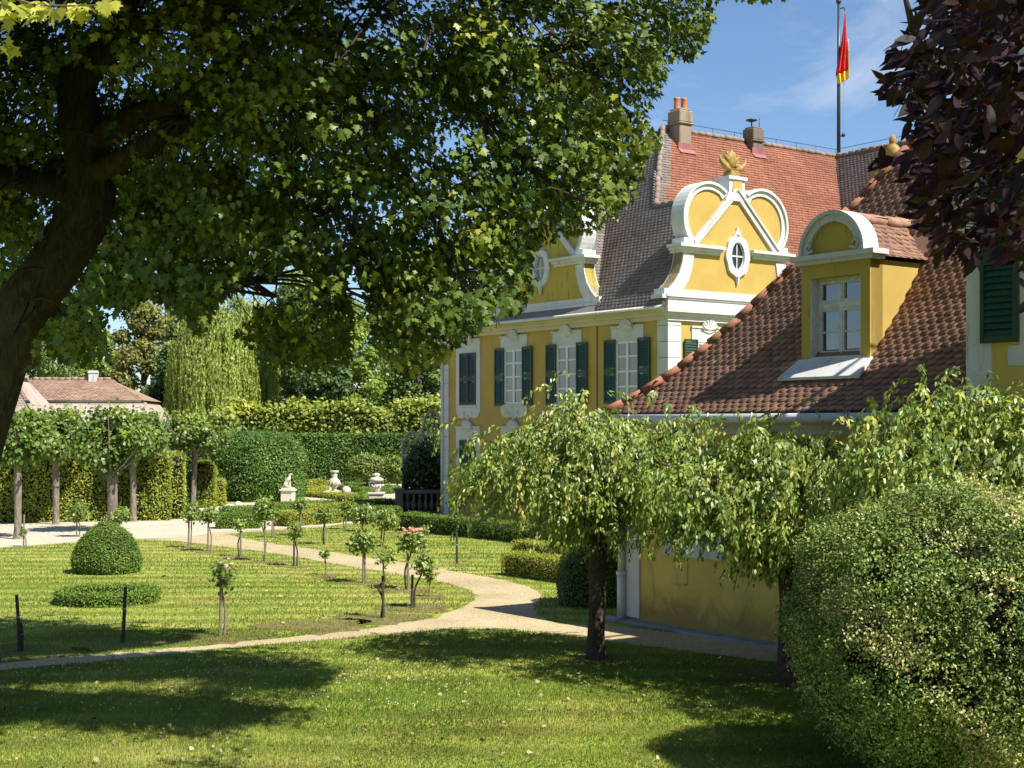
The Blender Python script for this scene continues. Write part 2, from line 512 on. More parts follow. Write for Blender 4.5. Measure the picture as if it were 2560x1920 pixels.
M['bal'] = plaster("dark_balustrade_stone", (.11, .105, .09), dirt=(.04, .04, .03), amount=.8)
M['stake'] = plain("weathered_stake_wood", (.20, .16, .11), .9, .35, 10, bmp=.4)
M['stake_dark'] = plain("dark_stake_wood", (.06, .048, .035), .9, .35, 10, bmp=.4)
M['bark_maple'] = barkmat("maple_bark", (.006, .005, .004), (.082, .064, .043))
M['bark_cherry'] = barkmat("cherry_bark", (.018, .012, .009), (.095, .062, .045), 1.4, 9)
M['bark_linden'] = barkmat("linden_bark", (.09, .075, .055), (.30, .25, .19), .3, 12)
M['bark'] = barkmat("dark_bark", (.03, .025, .018), (.12, .095, .07))
M['twig'] = plain("twig_bark", (.12, .09, .06), .9, .3, 8)
M['maple'] = leafy("maple_leaf", [(0, (.026, .052, .007)), (.5, (.072, .115, .014)), (.8, (.165, .205, .027)), (1, (.36, .34, .05))], .11, nscale=.5, nvar=.2, rough=.42, spec=.22)
M['cherry'] = leafy("weeping_cherry_leaf", [(0, (.09, .155, .022)), (.5, (.20, .275, .045)), (.9, (.37, .41, .09)), (1, (.42, .35, .07))], .28, rough=.42, spec=.5, nscale=.9, nvar=.25)
M['purple'] = leafy("purple_leaf", [(0, (.010, .006, .007)), (.6, (.017, .008, .010)), (.9, (.034, .009, .011)), (1, (.032, .020, .009))], .26, rough=.55, spec=.22, warm=(2.4, .45, .4))
M['box'] = leafy("box_leaf", [(0, (.035, .075, .012)), (.4, (.125, .195, .036)), (.75, (.31, .365, .09)), (1, (.58, .49, .24))], .15, rough=.55, spec=.3, nscale=1.6, nvar=.3)
M['box_dry'] = leafy("dry_box_leaf", [(0, (.20, .15, .07)), (1, (.40, .31, .17))], .2)
M['topiary'] = leafy("clipped_box_leaf", [(0, (.06, .13, .014)), (.6, (.12, .205, .022)), (1, (.20, .27, .035))], .25, nscale=2, nvar=.25)
M['topiary_gold'] = leafy("golden_green_leaf", [(0, (.16, .20, .022)), (.6, (.28, .31, .035)), (1, (.42, .40, .055))], .25, nscale=2, nvar=.2)
M['hornbeam'] = leafy("hornbeam_hedge_leaf", [(0, (.11, .17, .022)), (.6, (.25, .31, .04)), (1, (.45, .44, .06))], .3, nscale=.55, nvar=.4)
M['yew'] = leafy("dark_hedge_leaf", [(0, (.045, .105, .018)), (.6, (.095, .175, .03)), (1, (.17, .25, .045))], .25, nscale=.5, nvar=.35)
M['linden'] = leafy("linden_leaf", [(0, (.055, .11, .018)), (.6, (.115, .18, .026)), (1, (.25, .31, .045))], .28, rough=.42, spec=.4, nscale=.8, nvar=.3)
M['rose'] = leafy("rose_leaf", [(0, (.09, .165, .032)), (.6, (.18, .265, .05)), (1, (.33, .34, .08))], .28, nscale=3)
M['willow'] = leafy("willow_leaf", [(0, (.17, .25, .05)), (.6, (.28, .35, .07)), (1, (.45, .45, .09))], .3, nscale=.25, nvar=.3)
M['tree_a'] = leafy("dull_green_tree_leaf", [(0, (.10, .155, .04)), (.6, (.165, .23, .06)), (1, (.26, .31, .085))], .3, nscale=.22, nvar=.4)
M['tree_b'] = leafy("olive_brown_tree_leaf", [(0, (.12, .135, .03)), (.6, (.20, .205, .046)), (1, (.31, .29, .07))], .3, nscale=.22, nvar=.4)
M['tree_c'] = leafy("fresh_green_tree_leaf", [(0, (.13, .20, .034)), (.6, (.215, .30, .05)), (1, (.33, .39, .085))], .3, nscale=.22, nvar=.4)
M['tree_d'] = leafy("dark_green_tree_leaf", [(0, (.05, .095, .025)), (.6, (.09, .15, .038)), (1, (.16, .21, .055))], .25, nscale=.22, nvar=.4)
M['pleach'] = leafy("pleached_leaf", [(0, (.15, .22, .045)), (.6, (.29, .36, .06)), (1, (.48, .45, .075))], .3, nscale=.35, nvar=.4)
M['vine'] = leafy("climber_leaf", [(0, (.022, .045, .012)), (.6, (.04, .075, .018)), (1, (.07, .10, .03))], .25)
M['petal_pink'] = plain("pink_petal", (.62, .25, .22), .7, .2, 20)
M['petal_cream'] = plain("cream_petal", (.66, .55, .38), .7, .2, 20)
M['petal_white'] = plain("white_petal", (.74, .72, .66), .7, .1, 20)
M['lawn'] = groundmat("lawn_turf", [(.25, (.15, .20, .03)), (.5, (.235, .265, .05)), (.75, (.32, .305, .08))], .35, .45, 30, .7, .03, patch=((.32, .25, .085), .28, .65), bands=True)
M['gravel'] = groundmat("pale_gravel", [(.3, (.345, .275, .155)), (.7, (.455, .375, .225))], .42, .6, 17, .9, .03, patch=((.33, .26, .15), .7, .7))
M['gravel_far'] = groundmat("bleached_gravel", [(.3, (.38, .34, .26)), (.7, (.49, .44, .345))], .26, .4, 12, .5, .02, patch=((.40, .33, .23), .5, .5))
M['bed_lawn'] = groundmat("bright_bed_turf", [(.3, (.19, .21, .035)), (.7, (.28, .27, .06))], .25, .6, 25, .5, .03)
M['soil'] = groundmat("bare_soil_and_dry_grass", [(.3, (.15, .115, .05)), (.7, (.24, .185, .085))], .4, 3.0, 40, .8, .04, patch=((.14, .14, .03), 2.5, .8))
M['blade'] = leafy("grass_blade", [(0, (.11, .19, .022)), (.45, (.20, .255, .042)), (.8, (.33, .34, .085)), (1, (.52, .46, .19))], .35, rough=.6, spec=.2, nscale=.5, nvar=.35, warm=(1.2, 1.2, .6))
M['dryleaf'] = leafy("fallen_leaf", [(0, (.12, .075, .03)), (.5, (.28, .22, .09)), (1, (.42, .36, .19))], .1)
M['clover'] = plain("clover_flower", (.7, .7, .62), .8, .1)
M['inner'] = plain("inner_twigs_and_shade", (.022, .018, .011), .95, .4, 14, spec=.1)  # twig brown kept near black, painted shade for the gaps between leaves
M['cream'] = plaster("cream_cornice_stucco", (.52, .46, .30), dirt=(.22, .19, .12), amount=.4)
# ------------------------------------------------------------ ground and paths
def sheet(name, pts, z, mat, kind='structure', jit=0.0, step=0.5, label=None, cat=None):
    P = []
    n = len(pts)
    for i in range(n):
        a = np.array(pts[i][:2]); b = np.array(pts[(i + 1) % n][:2])
        L = np.linalg.norm(b - a); k = max(1, min(60, int(L / step)))
        for j in range(k):
            q = a + (b - a) * j / k
            if jit: q = q + RNG.normal(0, jit, 2)
            P.append((q[0], q[1], z))
    me = bpy.data.meshes.new(name)
    me.from_pydata(P, [], [tuple(range(len(P)))])
    bm = bmesh.new(); bm.from_mesh(me)
    bmesh.ops.triangulate(bm, faces=bm.faces, ngon_method='EAR_CLIP')
    bm.normal_update()
    for f in bm.faces:
        if f.normal.z < 0: f.normal_flip()
    bm.to_mesh(me); bm.free()
    o = link_mesh(name, me, mat)
    return tag(o, label, cat, None, kind)
def gp(l): return [G(*p) for p in l]

sheet("lawn_ground", [(-1500, -60), (1500, -60), (1500, 2500), (-1500, 2500)], 0.0, M['lawn'], step=9999)
ISLAND_TOP = [(-600, 1192), (0, 1185), (90, 1178), (180, 1172), (270, 1166), (340, 1166), (400, 1171), (480, 1181), (553, 1190), (640, 1204), (728, 1219), (828, 1236), (940, 1254), (983, 1263), (1012, 1275), (1028, 1287), (1026, 1297)]
ISLAND_LOW = [(998, 1314), (915, 1339), (803, 1356), (653, 1374), (553, 1384), (300, 1408), (0, 1432), (-600, 1488)]
LOW_EDGE = [(-600, 1508), (0, 1449), (300, 1420), (553, 1395), (778, 1376), (978, 1359), (1106, 1361), (1276, 1380), (1531, 1413), (1659, 1429), (1800, 1449), (2100, 1496)]
RIGHT_UP = [(2300, 1470), (1950, 1425), (1700, 1393), (1480, 1370), (1311, 1352), (1266, 1352), (1213, 1347), (1180, 1340), (1162, 1330), (1155, 1316), (1163, 1300), (1168, 1287), (1160, 1277), (1143, 1268), (1106, 1256), (1028, 1243), (940, 1227), (860, 1214), (778, 1203), (703, 1190), (630, 1180), (553, 1169), (515, 1161), (492, 1154)]
LAWN_B_TOP = [(530, 1150), (600, 1146), (700, 1139), (740, 1133), (775, 1130), (810, 1130)]
FAR_EDGE = [(900, 1122), (960, 1075), (960, 1047), (700, 1044), (640, 1047), (628, 1083), (560, 1084), (500, 1084), (470, 1088), (400, 1101), (340, 1112), (0, 1120), (-600, 1133)]
sheet("gravel_path", gp(LOW_EDGE + RIGHT_UP + LAWN_B_TOP + FAR_EDGE + ISLAND_TOP + ISLAND_LOW), 0.004, M['gravel'], jit=.05, step=.28)
sheet("gravel_court", gp([(-600, 1190), (0, 1183), (100, 1176), (180, 1170), (270, 1164), (350, 1163), (420, 1160), (470, 1150), (540, 1147), (700, 1136), (775, 1128), (840, 1120), (900, 1110), (955, 1075), (955, 1048), (700, 1045), (642, 1048), (630, 1083), (560, 1085), (500, 1085), (470, 1089), (400, 1102), (340, 1113), (0, 1121), (-600, 1134)]), 0.008, M['gravel_far'], jit=.08, step=.8)

# ------------------------------------------------------------ roof tiles
def tile_shape(w, L, sag, th):
    xs = np.linspace(-w / 2, w / 2, 5)
    bot = [(x, sag * (2 * x / w) ** 2, 0) for x in xs]
    v = bot + [(w / 2, L, 0), (-w / 2, L, 0)] + [(x, y, -th) for x, y, _ in bot]
    f = [tuple(range(7))] + [(i, 7 + i, 8 + i, i + 1) for i in range(4)]
    return v, f
def tile_face(soup, O, ex, ein, prof, a0, a1, inside, w=.18, e=.14, lift=.022, sag=.06, jig=1.0, tshift=0.0):
    O = np.array(O, float); ex = np.array(ex, float); ein = np.array(ein, float)
    tv, tf = tile_shape(w * .965, e * 1.35, sag, .016)
    seg = [(np.array(prof[i]), np.array(prof[i + 1])) for i in range(len(prof) - 1)]
    lens = [np.linalg.norm(b - a) for a, b in seg]
    tot = sum(lens); r = 0; s = 0.0
    P = []; Ys = []; Ns = []
    while s < tot - e * .3:
        q = s; i = 0
        while i < len(lens) - 1 and q > lens[i]: q -= lens[i]; i += 1
        a, b = seg[i]; p = a + (b - a) * q / lens[i]; d = (b - a) / lens[i]
        al = np.arange(a0 + (w / 2 if r % 2 else 0), a1, w)
        k = inside(al, np.full(len(al), p[0]))
        al = al[k]; n = len(al)
        if n:
            Y = ein * d[0] + np.array([0, 0, 1.0]) * d[1]
            N = -ein * d[1] + np.array([0, 0, 1.0]) * d[0]
            pos = O + ex * al[:, None] + ein * p[0] + np.array([0, 0, 1.0]) * p[1]
            jit = RNG.normal(0, .0035 * jig, (n, 3))
            pos = pos + N * (lift + RNG.normal(0, .003 * jig, (n, 1))) + jit
            Yt = unit(Y * (e * 1.35) - N * (lift + .004) + ex * RNG.normal(0, .004 * jig, (n, 1)) + N * RNG.normal(0, .004 * jig, (n, 1)))
            P.append(pos); Ys.append(Yt); Ns.append(np.tile(N, (n, 1)))
        r += 1; s += e
    if P:
        P = np.concatenate(P); X, Y, Z = axes(np.concatenate(Ns), np.concatenate(Ys))
        t = np.clip(RNG.beta(2.2, 2.2, len(P)) + tshift, 0, 1)
        soup.inst(tv, tf, P, X, Y, Z, 1.0, t)
def ridge_tiles(mb, p0, p1, r=.11, step=.36):
    p0 = Vector(p0); p1 = Vector(p1); L = (p1 - p0).length; n = max(1, int(L / step)); d = (p1 - p0) / n
    for i in range(n):
        a = p0 + d * i; j = Vector((random.gauss(0, .012), random.gauss(0, .012), random.gauss(0, .008)))
        mb.tube([a + j, a + d * 1.08 + j], [r * 1.08, r * .88], 8)

# ------------------------------------------------------------ the palace
ROT = math.atan2(.5913, .8064)
PC = (5.01, 46.2, 0)
palace = thing("palace", "yellow two-storey baroque palace with white scrolled gables and red tiled roof", "palace", PC, ROT)
fL = lambda a, b, c: (-b, a, c)
fF = lambda a, b, c: (a, -b, c)
ZE = 7.35; TS = 1.18; RID = ZE + 6.52 * TS
w = MB(lambda a, b, c: (a, c, b))
w.prism([(0, 0), (6, 0), (6, .9), (9.9, .9), (9.9, -6), (22.5, -6), (22.5, 13.1), (0, 13.1)], 0, 7.3)
w.build("wall", M['yellow'], palace)
# quoins, cornices
for fn, a0, a1 in ((fL, 0, .46), (fF, 0, .52), (fL, 12.62, 13.1), (fF, 5.5, 6.0)):
    q = MB(fn); z = .05
    while z < 6.95:
        q.box(a0 - (.055 if a0 == 0 else 0), a1 + (.055 if a1 > 12 else 0), .0, .05, z, z + .505); z += .52
    q.build("corner_quoins", M['white'], palace)
q = MB(fL)
q.box(-.0, 13.2, 0, .10, 6.98, 7.12); q.box(-.0, 13.2, 0, .17, 7.12, 7.24); q.box(-.0, 13.2, 0, .26, 7.24, 7.33)
q.build("cornice", M['cream'], palace)
q = MB(fF)
q.box(-.10, 6.1, 0, .10, 6.96, 7.10); q.box(-.17, 6.17, 0, .18, 7.10, 7.22); q.box(-.26, 6.26, 0, .28, 7.22, 7.36)
q.box(-.06, 6.06, -.35, .06, 7.36, 7.72); q.box(-.16, 6.16, -.35, .14, 7.72, 7.80)
q.build("cornice", M['white'], palace)
q = MB(); q.smooth = True
q.tube([(-.36, -.1, 7.37), (-.36, 13.4, 7.37)], .06, 8)
q.build("gutter", M['gutter'], palace)
q = MB(); q.smooth = True
q.tube([(-.09, 13.0, 7.3), (-.09, 13.0, .1)], .06, 8)
q.build("downpipe", M['gutter'], palace)
q = MB(); q.tube([(-.02, 3.55, 7.0), (-.02, 3.55, .2)], .016, 5)
q.build("lightning_cable", M['pole'], palace)

def shell(mb, a, z, r, b):
    for k in range(-3, 4):
        an = k * .42
        mb.tube([(a, b, z), (a + math.sin(an) * r, b + .02, z + math.cos(an) * r)], [r * .10, r * .24], 6)
def louvre(mb, a0, a1, z0, z1, b0=.055, b1=.10, step=.085):
    fr = .055
    mb.box(a0, a0 + fr, b0, b1, z0, z1); mb.box(a1 - fr, a1, b0, b1, z0, z1)
    zm = (z0 + z1) / 2
    for za, zb in ((z0, z0 + .09), (zm - .085, zm + .085), (z1 - .07, z1)):
        mb.box(a0 + fr, a1 - fr, b0 + .004, b1 - .004, za, zb)
    z = z0 + .10
    while z < z1 - .1:
        if not zm - .15 < z < zm + .07:
            mb.add([(a0 + fr, b1 - .006, z), (a1 - fr, b1 - .006, z), (a1 - fr, b0 + .01, z + step * .95), (a0 + fr, b0 + .01, z + step * .95),
                    (a0 + fr, b1 - .014, z - .008), (a1 - fr, b1 - .014, z - .008), (a1 - fr, b0 + .002, z + step * .95 - .008), (a0 + fr, b0 + .002, z + step * .95 - .008)],
                   [(0, 1, 2, 3), (7, 6, 5, 4), (0, 4, 5, 1), (1, 5, 6, 2), (2, 6, 7, 3), (3, 7, 4, 0)])
        z += step
def palace_window(root, fn, a, z0, z1, w=1.1, sw=1.62, closed=False, apron=True, shut='shutter', rows=4):
    h = sw / 2; g = w / 2
    s = MB(fn)
    s.box(a - h, a - g, -.02, .05, z0 - .06, z1); s.box(a + g, a + h, -.02, .05, z0 - .06, z1)
    s.box(a - h, a + h, -.02, .05, z1, z1 + .46)
    s.box(a - g - .05, a + g + .05, .0, .10, z0 - .08, z0 - .02)
    top = [(a - h - .03, z1 + .46), (a - h + .42, z1 + .46), (a - .25, z1 + .36), (a, z1 + .30), (a + .25, z1 + .36), (a + h - .42, z1 + .46), (a + h + .03, z1 + .46)]
    s.band(top, .06, -.01, .085); shell(s, a, z1 + .40, .34, .07)
    if apron:
        pts = [(a - h, z0 - .06), (a - h, z0 - .22), (a - h + .1, z0 - .42), (a - .42, z0 - .52), (a - .18, z0 - .46), (a, z0 - .6), (a + .18, z0 - .46), (a + .42, z0 - .52), (a + h - .1, z0 - .42), (a + h, z0 - .22), (a + h, z0 - .06)]
        s.prism(pts, -.01, .048)
        for k in (-1, 1):
            s.lathe_c = None
            s.tube([(a + k * .16, .05, z0 - .42), (a + k * .30, .06, z0 - .36), (a + k * .26, .06, z0 - .28), (a + k * .18, .05, z0 - .30)], .03, 5)
        s.tube([(a, .05, z0 - .58), (a, .06, z0 - .40)], [.02, .06], 6)
    f = MB(fn)
    f.box(a - g, a - g + .07, -.02, .03, z0, z1); f.box(a + g - .07, a + g, -.02, .03, z0, z1)
    f.box(a - g, a + g, -.02, .03, z0 - .02, z0 + .07); f.box(a - g, a + g, -.02, .03, z1 - .07, z1)
    f.box(a - .055, a + .055, -.02, .04, z0, z1)
    for k in range(1, rows):
        zz = z0 + (z1 - z0) * k / rows
        f.box(a - g, a + g, -.018, .026, zz - .03, zz + .03)
    win = f.build("window", M['white_paint'], root)
    s.build("surround", M['white'], win)
    p = MB(fn); p.box(a - g + .03, a + g - .03, -.03, .006, z0 + .02, z1 - .02)
    p.build("pane", M['pane_dark'] if closed else M['curtain_pane'], win)
    for k in (-1, 1):
        m = MB(fn)
        if closed: louvre(m, a + (0.008 if k > 0 else -g + .01), a + (g - .01 if k > 0 else -.008), z0 + .01, z1 - .01, .04, .085)
        else: louvre(m, a + (g + .02 if k > 0 else -g - .60), a + (g + .60 if k > 0 else -g - .02), z0 - .06, z1 + .08)
        m.build("shutter", M[shut], win)
    return win
for i, y in enumerate((1.96, 5.18, 8.32, 11.28)):
    palace_window(palace, fL, y, 4.38, 6.38, closed=(i == 3), shut='shutter_grey' if i == 3 else 'shutter')
    palace_window(palace, fL, y, 1.22, 3.05, closed=True, apron=False)
for a in (1.75, 4.25):
    palace_window(palace, fF, a, 4.38, 6.30, w=1.0, sw=1.5)
    palace_window(palace, fF, a, 1.22, 3.05, w=1.0, sw=1.5, closed=True, apron=False)

def arc(cx, cz, r, a0, a1, n):
    return [(cx + r * math.cos(R(a0 + (a1 - a0) * i / n)), cz + r * math.sin(R(a0 + (a1 - a0) * i / n))) for i in range(n + 1)]
def oval(a, z, rx, rz, n=28, wav=0.0):
    return [(a + rx * (1 + wav * math.cos(8 * t)) * math.cos(t), z + rz * (1 + wav * math.cos(8 * t)) * math.sin(t)) for t in [2 * math.pi * i / n for i in range(n)]]
def gable(root, fn, c, dirty=False):
    zb = 7.72
    left = [(-3.12, zb), (-3.05, 7.95), (-2.78, 8.2), (-2.55, 8.5), (-2.42, 8.85), (-2.36, 9.2)] + [(-2.2, 9.45)] + arc(-1.22, 10.36, 1.2, 222, 58, 22) + [(-.45, 11.2)]
    half = [(c + p[0], p[1]) for p in left]
    other = [(2 * c - p[0], p[1]) for p in reversed(half)]
    outline = half + other
    g = MB(fn); g.prism(outline, -.42, 0.0)
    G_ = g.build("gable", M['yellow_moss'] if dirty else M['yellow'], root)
    t = MB(fn); T = 'white_old' if dirty else 'white'
    for sd in (1, -1):
        m = lambda pts: [(c + sd * p[0], p[1]) for p in pts]
        t.band(m(left[:6]), -.46 * sd, -.45, .05); 
        t.band(m(left[6:]), -.24 * sd, -.46, .06); t.band(m(arc(-1.22, 10.36, 1.22, 226, 52, 22)), -.09 * sd, -.48, .13)
        for z0, z1, o in ((9.18, 9.27, .06), (9.27, 9.36, .13), (9.36, 9.46, .22)):
            x0, x1 = sorted((c - sd * (2.44 + o), c - sd * (.78 - o * .6)))
            t.box(x0, x1, -.46, o + .03, z0, z1)
        x0, x1 = sorted((c - sd * 2.42, c - sd * 1.98)); t.box(x0, x1, -.46, .12, 9.46, 9.66)
        t.band(m([(-1.98, 9.48), (0, 11.42)]), -.16 * sd, 0, .09); t.band(m([(-1.98, 9.60), (-.08, 11.46)]), -.07 * sd, 0, .15)
    t.box(c - 3.2, c + 3.2, -.46, .04, 7.70, 7.98); t.box(c - 3.34, c + 3.34, -.46, .10, 7.66, 7.78)
    t.prism([(c - .52, 11.05), (c + .52, 11.05), (c + .36, 11.35), (c + .36, 11.75), (c - .36, 11.75), (c - .36, 11.35)], -.44, .10)
    t.box(c - .44, c + .44, -.5, .16, 11.75, 11.86)
    tr = t.build("gable_trim", M[T], G_, bevel=0)
    y = MB(fn)
    y.prism([(c - .24, 11.36), (c + .24, 11.36), (c + .18, 11.70), (c - .18, 11.70)], .10, .125)
    y.build("pedestal_panel", M['yellow'], G_)
    o = MB(fn)
    o.prism([(c - .26, 11.86), (c + .26, 11.86), (c + .16, 12.08), (c - .16, 12.08)], -.34, .02)
    o.fn = lambda a, b, d: fn(a, b, d)
    o.smooth = True
    o.ball((c, -.16, 12.46), .22, .12, .30, 12, 8)
    for k in range(-4, 5):
        an = k * .40; rr = .56 - .03 * abs(k)
        p = [(c + math.sin(an) * q * rr, -.16 - .05 * (abs(k) % 2), 12.28 + math.cos(an) * q * rr * .98) for q in (.15, .5, .8, 1.0)]
        o.tube(p, [.04, .085, .065, .008], 6)
    for k in (-1, 1):
        o.tube([(c + k * .10, -.10, 12.08), (c + k * .34, -.08, 12.18), (c + k * .55, -.1, 12.36), (c + k * .62, -.1, 12.55)], [.08, .11, .07, .015], 6)
    o.build("gilded_finial", M['gold'], G_)
    ow = MB(fn); zc = 9.22; ca = c + .06
    ow.ring(oval(ca, zc, .54, .70, 48, .035), oval(ca, zc, .30, .46, 48), -.02, .10)
    ow.band([(ca - .16, zc + .66), (ca, zc + .95), (ca + .16, zc + .66)], .09, .0, .10, -1)
    ow.tube([(ca, .05, zc + .70), (ca, .06, zc + .98)], [.10, .02], 6); ow.tube([(ca, .05, zc - .68), (ca, .06, zc - .95)], [.10, .03], 6)
    ow.ring(oval(ca, zc, .31, .47, 48), oval(ca, zc, .27, .43, 48), -.16, .04)
    ow.box(ca - .02, ca + .02, .004, .03, zc - .45, zc + .45); ow.box(ca - .29, ca + .29, .004, .03, zc - .025, zc + .025)
    ow.build("oval_window", M['white'], G_)
    pd = MB(fn); pd.prism(oval(ca, zc, .29, .45, 24), -.05, .004)
    pd.build("oval_pane", M['curtain_pane'] if dirty else M['pane_dark'], G_)
gable(palace, fF, 3.0)
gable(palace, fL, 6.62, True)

# roofs
ux = (1, 0, 0); uy = (0, 1, 0); mx_ = (-1, 0, 0); my_ = (0, -1, 0)
PR = [(0, ZE), (6.5, ZE + 6.5 * TS)]
und = MB()
def face(pts): und.add(pts, [tuple(range(len(pts)))])
zA = lambda a: ZE - .02 + a * TS
face([(-.4, -.1, zA(0)), (-.4, 13.5, zA(0)), (6.12, 7.0, zA(6.52)), (3, 3.9, zA(3.4)), (3, .45, zA(3.4)), (-.2, .45, zA(.2)), (-.2, -.1, zA(.2))])
face([(6.4, .45, zA(0)), (6.4, .5, zA(0)), (3, 3.9, zA(3.4)), (3, .45, zA(3.4))])
face([(9.5, -6.4, zA(0)), (9.5, .5, zA(0)), (16.02, 7.02, zA(6.52)), (16.02, -6.4, zA(6.52))])
face([(22.6, -6.4, zA(0)), (22.6, 7.0, zA(0)), (16.02, 7.0, zA(6.52)), (16.02, -6.4, zA(6.52))])
face([(-.4, 13.5, zA(0)), (22.6, 13.5, zA(0)), (16.02, 7.0, zA(6.52)), (6.12, 7.0, zA(6.52))])
face([(22.6, 13.5, zA(0)), (22.6, 7, zA(0)), (16.02, 7.0, zA(6.52))])
face([(9.6, -6.2, ZE), (22.4, -6.2, ZE), (16.02, -6.2, RID)])
for k in (1, -1):
    face([(.45, 6.62, zA(3.4)), (3.0, 6.62, zA(3.4)), (.45, 6.62 - 2.55 * k, zA(.85))])
rs = Soup(); rs.mb(und, .5)
TW, TE = .19, .155
tile_face(rs, (-.4, 0, 0), uy, ux, PR, -.1, 13.5, lambda al, a: ((al > .52) | (a < .3)) & ((a <= al - .5) | ((a <= 3.4) & (al < 3.95))) & (a <= 13.5 - al) & (np.abs(al - 6.62) >= 3.4 - a - .08), TW, TE, .036, .06, .25)
tile_face(rs, (0, 3.22, 0), ux, uy, PR, .50, 3.2, lambda al, a: (al <= -.4 + a + .1) & (a <= 3.4), TW, TE, .036, .06, .25)
tile_face(rs, (0, 10.02, 0), mx_, my_, PR, -3.2, -.5, lambda al, a: (-al <= -.4 + a + .1) & (a <= 3.4), TW, TE, .036, .06, .25)
tile_face(rs, (6.4, 0, 0), uy, mx_, PR, .52, 4.0, lambda al, a: (a >= al - .5 - .05) & (a <= 3.4), TW, TE, .036, .06, .25)
tile_face(rs, (9.5, 0, 0), my_, ux, PR, -7.1, 6.4, lambda al, a: (-al <= .5 + a + .1), TW, TE, .036, .06, .25, -.12)
red_ok = lambda al, a: (al >= -.4 + a - .05) & (al <= 9.5 + a + .05) & np.where(al < 3, a > 3.36, 3.4 - np.abs(al - 3) <= a + .1)
tile_face(rs, (0, .5, 0), ux, uy, PR, -.4, 16.1, lambda al, a: red_ok(al, a) & (al <= .15 + a), TW, TE, .036, .06, .25)
roof = rs.build("roof", M['tile_grey'], palace)
face2 = MB(); face2.add([(-.4, .5, zA(0)), (6.12, 7.02, zA(6.52)), (16.02, 7.02, zA(6.52)), (9.5, .5, zA(0))], [(0, 1, 2, 3)])
rr = Soup(); rr.mb(face2, .5)
tile_face(rr, (0, .5, 0), ux, uy, PR, -.4, 16.1, lambda al, a: red_ok(al, a) & (al > .15 + a), TW, TE, .036, .06, .25)
red = rr.build("red_roof_slope", M['tile_red'], palace)
for p0, p1 in (((3.0, 3.9, zA(3.4) + .06), (6.1, 7.0, RID + .05)), ((6.1, 7.02, RID + .04), (16.1, 7.02, RID + .04)), ((16.02, -6.3, RID + .04), (16.02, 7.0, RID + .04)), ((3, .5, zA(3.4) + .06), (3, 3.95, zA(3.4) + .06)), ((.5, 6.62, zA(3.4) + .06), (3.05, 6.62, zA(3.4) + .06))):
    hg = MB(); hg.smooth = True; ridge_tiles(hg, p0, p1, .11)
    sp_ = Soup(); sp_.mb(hg, .4); sp_.build("ridge_tiles", M['hip_grey'], palace)
vt = MB(); vt.tube([(6.1, 7.02, RID + .32), (16, 7.02, RID + .32)], .012, 4)
for k in range(9): vt.tube([(6.4 + k * 1.2, 7.02, RID + .1), (6.4 + k * 1.2, 7.02, RID + .34)], .012, 4)
vt.tube([(16.02, 7, RID + .32), (16.02, -6, RID + .32)], .012, 4)
vt.build("lightning_wire", M['pole'], palace)
for (x, y, top, n, nm) in ((6.62, 6.55, 15.75, 2, 'chimney'), (10.85, 6.8, 15.62, 0, 'chimney')):
    c = MB(); hw = .31 if n else .27
    c.box(x - hw, x + hw, y - hw, y + hw, 13.2, top - .62)
    c.box(x - hw - .07, x + hw + .07, y - hw - .07, y + hw + .07, top - .62, top - .54)
    c.box(x - hw - .04, x + hw + .04, y - hw - .04, y + hw + .04, top - .54, top - .08)
    c.box(x - hw + .02, x + hw - .02, y - hw + .02, y + hw - .02, top - .08, top)
    ch = c.build("chimney", M['chimney' if n else 'chimney_dark'], palace, bevel=.03)
    if n:
        for k in (-1, 1):
            p = MB(); p.smooth = True; p.lathe([(.125, 0), (.115, .1), (.11, .40), (.125, .42), (.125, .48), (.09, .48)], (x + k * .14, y + k * -.05, top - .04), 14)
            p.build("chimney_pot", M['pot'], ch)
    else:
        p = MB(); p.smooth = True; p.tube([(x - .1, y, top), (x - .1, y, top + .26)], .03, 6); p.lathe([(.03, .2), (.24, .27), (.22, .31), (.05, .33)], (x - .1, y, top), 14)
        p.tube([(x + .34, y, top - .1), (x + .34, y, top + .42)], .018, 5)
        p.build("chimney_cowl", M['pole'], ch)
    fl = MB(); ys = y - hw - .02; zs = ZE + (ys - .5) * TS
    fl.add([(x - hw - .08, ys, zs + .30), (x + hw + .08, ys, zs + .30), (x + hw + .1, ys, zs + .07), (x - hw - .1, ys, zs + .07),
            (x + hw + .10, ys - .18, zs - .212 + .10), (x - hw - .10, ys - .18, zs - .212 + .10)], [(0, 1, 2, 3), (3, 2, 4, 5)])
    fl.build("chimney_flashing", M['flash'], ch)
# narrow gable with ornaments on the far wing
fW = lambda a, b, c: (11.4 - b, a + .52, c + .55)
g = MB(fW); g.prism([(-2.0, 9.0), (-2.0, 11.2), (-1.4, 12.1), (-.5, 12.5), (.45, 12.5), (.9, 11.7), (1.3, 11.2), (1.3, 9.0)], -.4, 0)
g2 = g.build("dormer_gable", M['yellow'], palace)
g = MB(fW); g.band([(-2.0, 11.0), (-1.4, 12.1), (-.5, 12.5), (.45, 12.5), (.9, 11.7), (1.3, 11.0)], -.2, -.45, .06); g.box(-.35, .15, -.42, .05, 12.5, 12.8); g.box(.40, .80, -.42, .05, 11.75, 12.25)
g.build("gable_trim", M['white'], g2)
g = MB(fW); g.smooth = True
g.ball((-.1, -.2, 13.15), .32, .26, .36); g.ball((-.1, -.2, 13.6), .14, .14, .22); g.ball((.6, -.2, 12.5), .26, .26, .30)
g.build("gilded_finial", M['gold'], g2)

